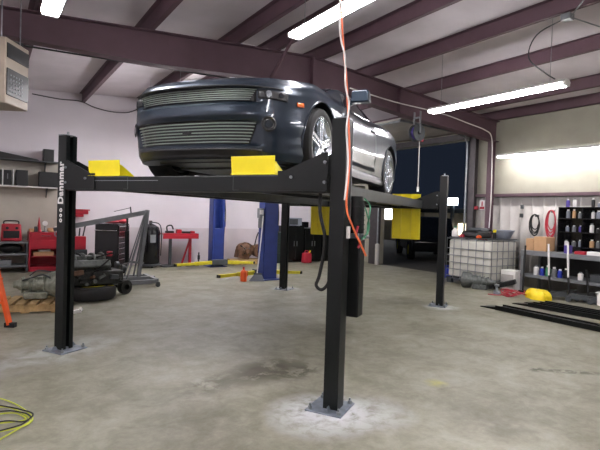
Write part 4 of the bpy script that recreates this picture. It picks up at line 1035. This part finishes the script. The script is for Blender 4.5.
# black steel ramps on the floor
def ramp(x, y0, y1, w_, lab, rz=0, wedge=True):
    t = thing('loading_ramp', lab, 'ramp', (x, y0, 0), rz, 'black steel ramps on the floor')
    L_ = y0-y1
    b = MB(); b.prism([(0, .003), (-L_, .003), (-L_, .05), (-.35, .05), (0, .012)], -w_/2, w_/2, 'YZ'); b.build('plate', M['black'], t)
    for sx in (-1, 1): b = MB(); b.bb((sx*w_/2-.012, -L_, .003), (sx*w_/2+.012, -.3, .075)); b.build('side_rail', M['black'], t)
    for k in range(5): b = MB(); y = -.5-k*.4
    if wedge: b = MB(); b.box((.10, -L_*.55, .085), (w_+.16, .03, .02)); b.build('cross_bar', M['black'], t)
ramp(7.18, 5.05, 1.6, .20, 'long black steel ramp on the floor, nearer the camera', -.03)
ramp(7.98, 4.98, 2.6, .17, 'black steel ramp on the floor behind the long one', 0, False)
ramp(8.30, 4.95, 2.6, .17, 'black steel ramp on the floor nearest the workbench', 0, False)

# workbench along the right wall
t = thing('workbench', 'long grey steel workbench along the right wall', 'workbench', (XR-.42, 4.35, 0))
b = MB(); b.bb((-.36, -1.9, .83), (.36, 1.54, .87)); b.bb((-.37, -1.9, .78), (-.35, 1.54, .87)); b.build('top', M['grey'], t, bevel=.004)
b = MB(); b.bb((-.34, -1.9, .34), (.36, 1.54, .37)); b.bb((-.35, -1.9, .31), (-.33, 1.54, .37)); b.build('lower_shelf', M['grey'], t)
for yy in (-1.86, -.2, 1.50):
    for xx in (-.34, .33): b = MB(); b.bb((xx-.025, yy-.025, 0), (xx+.025, yy+.025, .83)); b.build('leg', M['grey'], t)
b = MB(); b.bb((.34, -1.9, .37), (.355, 1.54, .83)); b.build('back_panel', M['trim'], t)
BX = XR-.42
for (y, w_, h, l) in ((5.80, .16, .25, 'brown cardboard carton at the left end of the workbench'), (5.57, .27, .30, 'taller brown cardboard carton beside the black cubby shelf')):
    t = thing('carton', l, 'box', (BX-.02, y, .872), 0, 'cardboard cartons on the workbench')
    b = MB(); b.box((0, 0, h/2), (.34, w_, h)); b.build('body', M['card'], t, bevel=.004); b = MB(); b.box((0, 0, h+.002), (.05, w_, .002)); b.build('tape', M['wood'], t)
# cubby shelf
t = thing('cubby_shelf', 'black cubby shelf with open bays standing on the workbench', 'shelf unit', (XR-.19, 4.40, .872))
b = MB(); b.bb((-.14, -1.05, 0.1), (-.11, 1.0, .12))
CZ = [.12, .42, .70, .93]
b = MB()
for z in CZ: b.bb((-.15, -.95, z-.01), (.14, .95, z+.01))
for k in range(5): y = -.95+k*.475; b.bb((-.15, y-.01, .0), (.14, y+.01, .94))
b.bb((.125, -.95, 0), (.14, .95, .94)); b.build('frame', M['toolblack'], t)
cubs = ['white', 'grey', 'tubgrey', 'card', 'grey', 'white', 'tubgrey', 'trim', 'redp', 'grey', 'white', 'card', 'tubgrey', 'grey', 'purple', 'white', 'trim', 'tubgrey', 'grey', 'redp', 'white', 'grey']
cname = {'white': 'white', 'redp': 'pink-red', 'grey': 'grey', 'purple': 'purple', 'green': 'green', 'card': 'brown', 'blue': 'blue', 'bluep': 'blue', 'trim': 'black', 'yellow': 'yellow', 'tubgrey': 'pale grey'}
rowname = ['on the bottom', 'on the middle', 'on the upper', 'on top']
bayn = ['at the left end', 'left of centre', 'right of centre', 'at the right end']
i_ = 0; used = {}
def can(m, x, y, z, r_, h, lab, grp):
    t = thing('container', lab, 'container', (x, y, z), 0, grp)
    b = MB(); b.lathe([(0, 0), (r_, 0), (r_, h*.75), (r_*.5, h*.85), (0, h*.85)], (0, 0, 0), 'Z', 14); b.build('body', M[m], t)
    b = MB(); b.cyl((0, 0, h*.85), (0, 0, h), r_*.55, n=12); b.build('cap', M['grey' if m == 'white' else 'white'], t)
for r_, z in enumerate(CZ):
    for c_ in range(4):
        y0 = 4.40+.95-c_*.475-.06
        for k in range(3 if r_ < 3 else 2):
            m = cubs[i_ % len(cubs)]; i_ += 1
            h = random.uniform(.09, .19); y = y0-.06-k*.125-random.uniform(0, .02)
            q = ['first', 'second', 'third'][k]
            can(m, XR-.21+random.uniform(-.03, .03), y, .872+z+.0115, random.uniform(.032, .045), h,
                '%s container, %s from left, %s cubby row, %s bay' % (cname[m], q, ['bottom', 'middle', 'upper', 'topmost'][r_], ['leftmost', 'second', 'third', 'rightmost'][c_]), 'containers in the black cubby shelf')
# stuff on the bench before the cubby
for k, (y, m, d, l) in enumerate(((4.98, 'purple', (.14, .10, .16), 'purple box on the workbench beside the cartons'), (4.72, 'redp', (.16, .2, .06), 'red tray on the workbench below the cubby shelf'), (4.42, 'white', (.2, .32, .07), 'white carton lying on the workbench below the cubby shelf'), (4.08, 'greyd', (.2, .18, .10), 'dark grey box on the workbench right of the white carton'), (3.80, 'redp', (.2, .2, .05), 'flat red tray on the workbench toward the right edge'))):
    bx('bench_box', l, 'box', (BX-.20, y, .872), d, m, group='boxes on the workbench below the cubby shelf')
t = thing('a_frame_sign', 'yellow folding stand on the workbench at the right picture edge', 'stand', (BX-.2, 4.36-.62, .872))
for sy in (-1, 1): b = MB(); b.bar((0, sy*.14, .0), (.02, 0, .42), .03, .02); b.build('leg', M['yellow'], t)
b = MB(); b.ell((0, 0, .10), (.12, .16, .2)); o = b.build('soft_pouch', M['purple']); o.location = (BX-.02, 3.62, .872); tag(o, 'purple pouch behind the yellow folding stand', 'pouch')
# lower shelf contents
low = [(5.60, 'white', .05, .2), (5.47, 'bluep', .045, .18), (5.35, 'green', .045, .22), (5.22, 'grey', .05, .2), (5.10, 'bluep', .045, .17), (4.98, 'trim', .05, .2), (4.70, 'white', .05, .16)]
for k, (y, m, r_, h) in enumerate(low):
    can(m, BX-.24, y, .372, r_, h, '%s bottle on the lower workbench shelf, %s from its left end' % (cname[m], ['first', 'second', 'third', 'fourth', 'fifth', 'sixth', 'seventh'][k]), 'bottles on the lower workbench shelf')
for y, d, m, l in ((4.25, (.34, .5, .14), 'greyd', 'dark flat case on the lower workbench shelf'), (3.86, (.26, .22, .20), 'tubgrey', 'pale grey box on the lower workbench shelf'), (3.48, (.34, .36, .24), 'card', 'brown carton on the lower workbench shelf at the right edge')):
    bx('shelf_box', l, 'box', (BX-.12, y, .372), d, m)
# floor jacks with upright handles
def fjack(x, y, rz, m, hh, lab):
    t = thing('floor_jack', lab, 'floor jack', (x, y, 0), rz, 'floor jacks in front of the workbench')
    for sy in (-.09, .09): b = MB(); b.prism([(-.28, .06), (.24, .06), (.24, .10), (.05, .15), (-.28, .14)], sy-.008, sy+.008, 'XZ'); b.build('side_plate', M['greyd'], t)
    b = MB(); b.bar((.18, 0, .09), (-.22, 0, .19), .07, .05); b.cyl((-.22, 0, .19), (-.22, 0, .21), .05, n=16); b.build('lift_arm', M['grease'], t)
    b = MB(); b.cyl((.0, 0, .1), (.2, 0, .1), .045, n=16); b.build('ram', M['grease'], t)
    for sx, sy in ((-.25, .11), (-.25, -.11), (.2, .12), (.2, -.12)): b = MB(); b.cyl((sx, sy-.018, .052), (sx, sy+.018, .052), .05, n=16); b.build('wheel', M['greyd'], t)
    b = MB(); b.cyl((.2, 0, .12), (.22, 0, .45), .02, n=12); hd = b.build('handle', M['trim'], t)
    b = MB(); b.cyl((.22, 0, .45), (.25, 0, hh), .018, n=12); b.build('handle_sleeve', M[m], hd)
fjack(9.30, 4.86, 2.2, 'white', 1.06, 'floor jack with a thin white handle, right of the yellow cover')
fjack(9.32, 4.50, 2.0, 'white', 1.12, 'floor jack with a thick white handle in front of the cubby shelf')
fjack(9.44, 4.22, 2.3, 'trim', .62, 'floor jack with a short black handle beside the white bin')
b = MB(); b.cyl((0, 0, .0), (.04, 0, .98), .018, n=10); b.box((0, 0, .02), (.12, .12, .04)); o = b.build('pry_bar', M['trim']); o.location = (9.42, 5.72, .0); tag(o, 'black bar standing upright against the left end of the workbench', 'bar')
bx('white_bin', 'white bin on the floor under the workbench at the right edge', 'bin', (9.40, 4.02, 0), (.32, .34, .24), 'white', bevel=.02, parts=[('rim', (0, 0, .235), (.35, .37, .02), 'white')])
b = MB(); b.ell((0, 0, .11), (.26, .24, .22)); b.ell((.05, .0, .18), (.14, .12, .14)); o = b.build('red_bag', M['redp']); o.location = (9.28, 3.70, 0); tag(o, 'red bag on the floor beside the white bin', 'bag')

# wall hung things, right
def wall_coil(y, z, r_, m, lab, tall=1.6):
    t = thing('hanging_hose', lab, 'hose', (XR-.09, y, z), 0, 'hoses hung on the right wall')
    b = MB(); b.box((.03, 0, .0), (.08, .05, .05)); b.build('hook', M['greyd'], t)
    b = MB()
    for k in range(5):
        a = r_*(.8+.08*k); h = a*tall*random.uniform(.95, 1.1)
        pts = [(-.03-.008*k, a*.75*math.sin(j*2*PI/12)+random.uniform(-.01, .01), -h+h*math.cos(j*2*PI/12)+.03) for j in range(13)]
        b.tube(pts, .011, 6)
    b.build('coil', M[m], t)
wall_coil(5.62, 1.72, .13, 'redp', 'red hose coil hung on the right wall above the cartons', 2.1)
wall_coil(5.98, 1.62, .14, 'rubber', 'black cable coil hung on the right wall left of the red one', 1.5)
t = thing('warning_sign', 'small white sign with red lettering at the left of the ribbed wall', 'sign', (XR-.04, 7.42, 1.86))
b = MB(); b.box((0, 0, 0), (.006, .15, .24)); b.build('plate', M['white'], t); b = MB(); b.box((-.005, 0, -.07), (.004, .13, .06)); b.box((-.005, 0, .03), (.004, .03, .12)); b.build('red_marking', M['redp'], t)
t = thing('hanging_tool', 'red and black tool hung on the wall left of the white sign', 'tool', (XR-.08, 7.66, 1.62))
b = MB(); b.bar((-.0, .1, -.18), (0, -.08, .16), .04, .03); b.build('shaft', M['trim'], t); b = MB(); b.box((0, -.09, .17), (.05, .1, .08)); b.build('head', M['redp'], t)
for y, z, l in ((6.35, 1.82, 'upper small outlet box on the ribbed wall above the grey tub'), (6.36, 1.62, 'lower small outlet box on the ribbed wall above the grey tub')):
    b = MB(); b.box((0, 0, 0), (.03, .07, .09)); b.box((-.018, 0, 0), (.006, .05, .07)); o = b.build('outlet_box', M['greyd']); o.location = (XR-.05, y, z); tag(o, l, 'outlet', 'outlet boxes on the ribbed wall')

# garage door hardware
b = MB()
for y in (DY0+.02, DY1-.12):
    b.tube([(XR-.18, y, .0), (XR-.18, y, 1.8), (XR-.18, y, 3.25), (XR-.24, y, 3.5), (XR-.45, y, 3.62), (XR-1.2, y, 3.66), (XR-2.6, y, 3.68)], .028, 6)
b.bb((XR-2.5, DY0+.02, 3.67), (XR-2.44, DY1-.12, 3.71))
o = b.build('door_track', M['galv']); tag(o, 'galvanised overhead door track around the dark bay opening', 'door track')
t = thing('overhead_door', 'raised sectional overhead door lying under the roof inside the bay opening', 'door', (XR-1.45, (DY0+DY1)/2, 3.74))
for k in range(4): b = MB(); b.bb((-1.05+k*.56, -1.6, -.02), (-.50+k*.56, 1.5, .02)); b.build('panel', M['metalw'], t, bevel=.004)
t = thing('hose_reel', 'round reel hanging from the rafter near the bay opening with a pull cord', 'reel', (7.37, 6.92, 3.23))
b = MB(); b.lathe([(.04, -.07), (.17, -.07), (.175, -.06), (.06, -.05), (.06, .05), (.175, .06), (.17, .07), (.04, .07)], (0, 0, 0), 'Y', 32); b.build('drum', M['greyd'], t)
b = MB(); b.lathe([(.06, -.045), (.13, -.045), (.14, 0), (.13, .045), (.06, .045)], (0, 0, 0), 'Y', 28); b.build('wound_cord', M['purple'], t)
b = MB(); b.bb((-.02, -.09, 0), (.02, -.075, .44)); b.bb((-.02, .075, 0), (.02, .09, .44)); b.bb((-.02, -.09, .30), (.02, .09, .33)); b.build('bracket', M['galv'], t)
b = MB(); b.tube([(.08, 0, -.12), (.09, 0, -.5), (.09, 0, -1.1)], .008, 6); b.cyl((.09, 0, -1.1), (.09, 0, -1.2), .022, n=10); b.build('pull_cord', M['cordw'], t)
b = MB(); b.box((.12, 0, -.13), (.1, .06, .06)); b.build('guide', M['redp'], t)
# conduit
b = MB(); b.tube([at(350, 88, 1, 7.0), at(395, 102, 1, 7.0), at(440, 113, 1, 7.0), at(470, 124, 1, 7.0), at(485, 130, 1, 7.0), at(491.5, 137, 1, 7.0), at(492, 160, 1, 7.0), at(491, 200, 1, 7.0), at(489, 228, 1, 7.0)], .012, 8)
tag(b.build('power_conduit', M['cordw']), 'thin white power cable along the rafter and down the maroon column', 'cable')
# ceiling junction with cable to the right lamp
t = thing('junction_box', 'ceiling junction box with looping cables above the right hanging lamp', 'junction box', (6.27, 3.35, zr(6.2)-.002))
b = MB(); b.box((0, 0, -.05), (.12, .12, .08)); b.build('box', M['galv'], t, bevel=.005)
b = MB(); b.tube([(0, .05, -.06), (-.10, .35, -.2), (-.02, .5, -.45), (.25, .42, -.62), (.40, .35, -.70)], .009, 6); b.build('looping_cable', M['greyd'], t)
b = MB(); b.tube([(0, -.05, -.05), (-.5, -.6, .0), (-1.2, -1.6, .05)], .009, 6); b.tube([(.05, -.03, -.05), (.8, -.3, -.15), (1.6, -.7, -.2)], .009, 6); b.build('ceiling_cable', M['galv'], t)

# cords hanging from the lamp to the power unit
A0 = at(341, 4, 0, 2.95)
pts = [(336, -172, 2.84), (338.5, -40, 2.83), (341, 3, 2.82), (343, 40, 2.81), (346.5, 80, 2.79), (348, 110, 2.77), (349.5, 160, 2.74), (346.5, 205, 2.72), (352, 225, 2.72), (362, 247, 2.75), (366, 256, 2.75)]
def P_(x, y, Y): return at(x, y, 1, Y)
b = MB(); b.tube([P_(*p) for p in pts], .0075, 8); 
tag(b.build('extension_cord', M['cordo']), 'orange extension cord hanging from the roof down past the near lift post', 'cord')
b = MB(); b.tube([P_(x, y, Y) for x, y, Y in ((334.5, -172, 2.82), (337, -40, 2.81), (340, 3, 2.80), (339.5, 20, 2.79), (341, 40, 2.78), (345, 58, 2.77), (345.5, 85, 2.76), (349, 105, 2.75), (346.5, 130, 2.74), (348, 165, 2.71), (344.5, 200, 2.69))], .0065, 8)
tag(b.build('extension_cord', M['cordw']), 'white cord hanging from the roof twisted beside the orange cord', 'cord')
b = MB(); b.tube([P_(358, 226, 2.8), P_(356, 235, 2.8), P_(360, 242, 2.8), P_(358, 248, 2.8)], .010, 8); tag(b.build('cord_plug', M['redp']), 'red cord end hanging below the power unit on the near post', 'plug')

# loops of cord on the floor, bottom left
for m, lab, off in (('cordy', 'yellow cord looped on the floor at the lower left corner', 0), ('rubber', 'black cable looped on the floor with the yellow cord', .03)):
    b = MB(); P = []
    for x, y in (((-25, 395), (0, 399), (18, 406), (32, 417), (28, 424), (10, 430), (-20, 434), (-30, 425), (-5, 415), (15, 414), (26, 419), (12, 423), (-15, 424), (-30, 416), (-8, 408), (12, 409), (30, 420), (20, 428), (-10, 445)) if off == 0 else
                 ((-30, 402), (0, 406), (20, 409), (33, 414), (24, 421), (5, 421), (-20, 428), (-30, 436), (0, 431), (22, 424), (30, 416), (10, 411), (-20, 414))):
        q = at(x, y, 2, .01+off*.6); q.z = .009+off*.5+random.uniform(0, .008); P.append(q)
    b.tube(P, .005, 6); tag(b.build('looped_cable', M[m]), lab, 'cord')

# ------------------------------------------------------------------ outside, seen through the bay
t = thing('parked_car', 'dark parked car with dull yellow wheels outside the bay opening', 'car', (14.66, 13.13, -.03), .927)
b = MB(); prof = [(-2.2, .35), (-2.25, .7), (-2.0, .95), (-1.2, 1.05), (-.6, 1.55), (1.2, 1.6), (1.9, 1.1), (2.2, 1.0), (2.25, .4), (1.8, .3), (-1.8, .3)]
b.prism(prof, -.85, .85, 'XZ'); b.build('body', M['toolblack'], t, bevel=.05)
b = MB(); b.prism([(-1.05, 1.08), (-.55, 1.48), (1.1, 1.52), (1.6, 1.12)], -.86, .86, 'XZ'); b.build('windows', M['glass'], t)
for sx in (-1.4, 1.4):
    for sy in (-.78, .78):
        b = MB(); b.lathe([(.20, -.1), (.33, -.11), (.35, -.08), (.35, .08), (.33, .11), (.20, .1)], (sx, sy, .352), 'Y', 28); w_ = b.build('wheel', M['rubber'], t)
        b = MB(); b.cyl((sx, sy-.09, .352), (sx, sy+.09, .352), .205, n=20); b.build('rim', M['yellowd'], w_)
t = thing('far_building', 'low lit building across the road seen through the bay opening', 'building', (24, 17.5, -.03))
b = MB(); b.bb((-1, -3.0, 0), (3, 3.2, 1.9)); b.build('wall', M['farwall'], t); b = MB(); b.bb((-1.3, -3.2, 1.9), (3.3, 3.4, 2.15)); b.build('roof', M['trim'], t)
b = MB(); b.bb((-1.02, -.6, .5), (-.99, .6, 1.3)); b.build('window', mat('lit_window', (1, .85, .6), .5, emit=1.2), t)
t = thing('street_sign', 'bright white lit sign glowing outside between the lift post and the wall', 'sign', (22.5, 18.15, -.03))
b = MB(); b.bb((-.08, -.08, 0), (.08, .08, 2.34)); b.build('pole', M['greyd'], t); b = MB(); b.box((0, 0, 2.55), (.2, .55, .42)); b.build('panel', M['sign'], t)
for k, (x, y, l) in enumerate(((405, 226, 'small far white light outside, leftmost of the row'), (414, 229, 'small far white light outside, second of the row'), (422, 226, 'small far white light outside, third of the row'), (430, 230, 'small far white light outside, nearest the lift post'))):
    p = at(x, y, 0, 21); t = thing('far_lamp', l, 'lamp', (p.x, p.y, -.03), 0, 'far lights outside')
    b = MB(); b.bb((-.03, -.03, 0), (.03, .03, p.z)); b.build('post', M['greyd'], t); b = MB(); b.ell((0, 0, p.z+.06), (.14, .14, .14)); b.build('bulb', M['headl'], t)
t = thing('lit_window_building', 'pale lit building outside, left of the hanging yellow ramp', 'building', (24, 24.5, -.03))
b = MB(); b.bb((-1, -2.5, 0), (3, 2.5, 2.6)); b.build('wall', M['farwall'], t); b = MB(); b.bb((-1.02, -1.6, 1.4), (-.99, 1.6, 2.1)); b.build('window', mat('lit_window2', (.95, .95, 1), .5, emit=2.5), t)

#END2#
S.view_settings.view_transform = 'Standard'; S.view_settings.look = 'None'; S.view_settings.gamma = 1; S.view_settings.use_curve_mapping = False
S.view_settings.exposure = 1.7
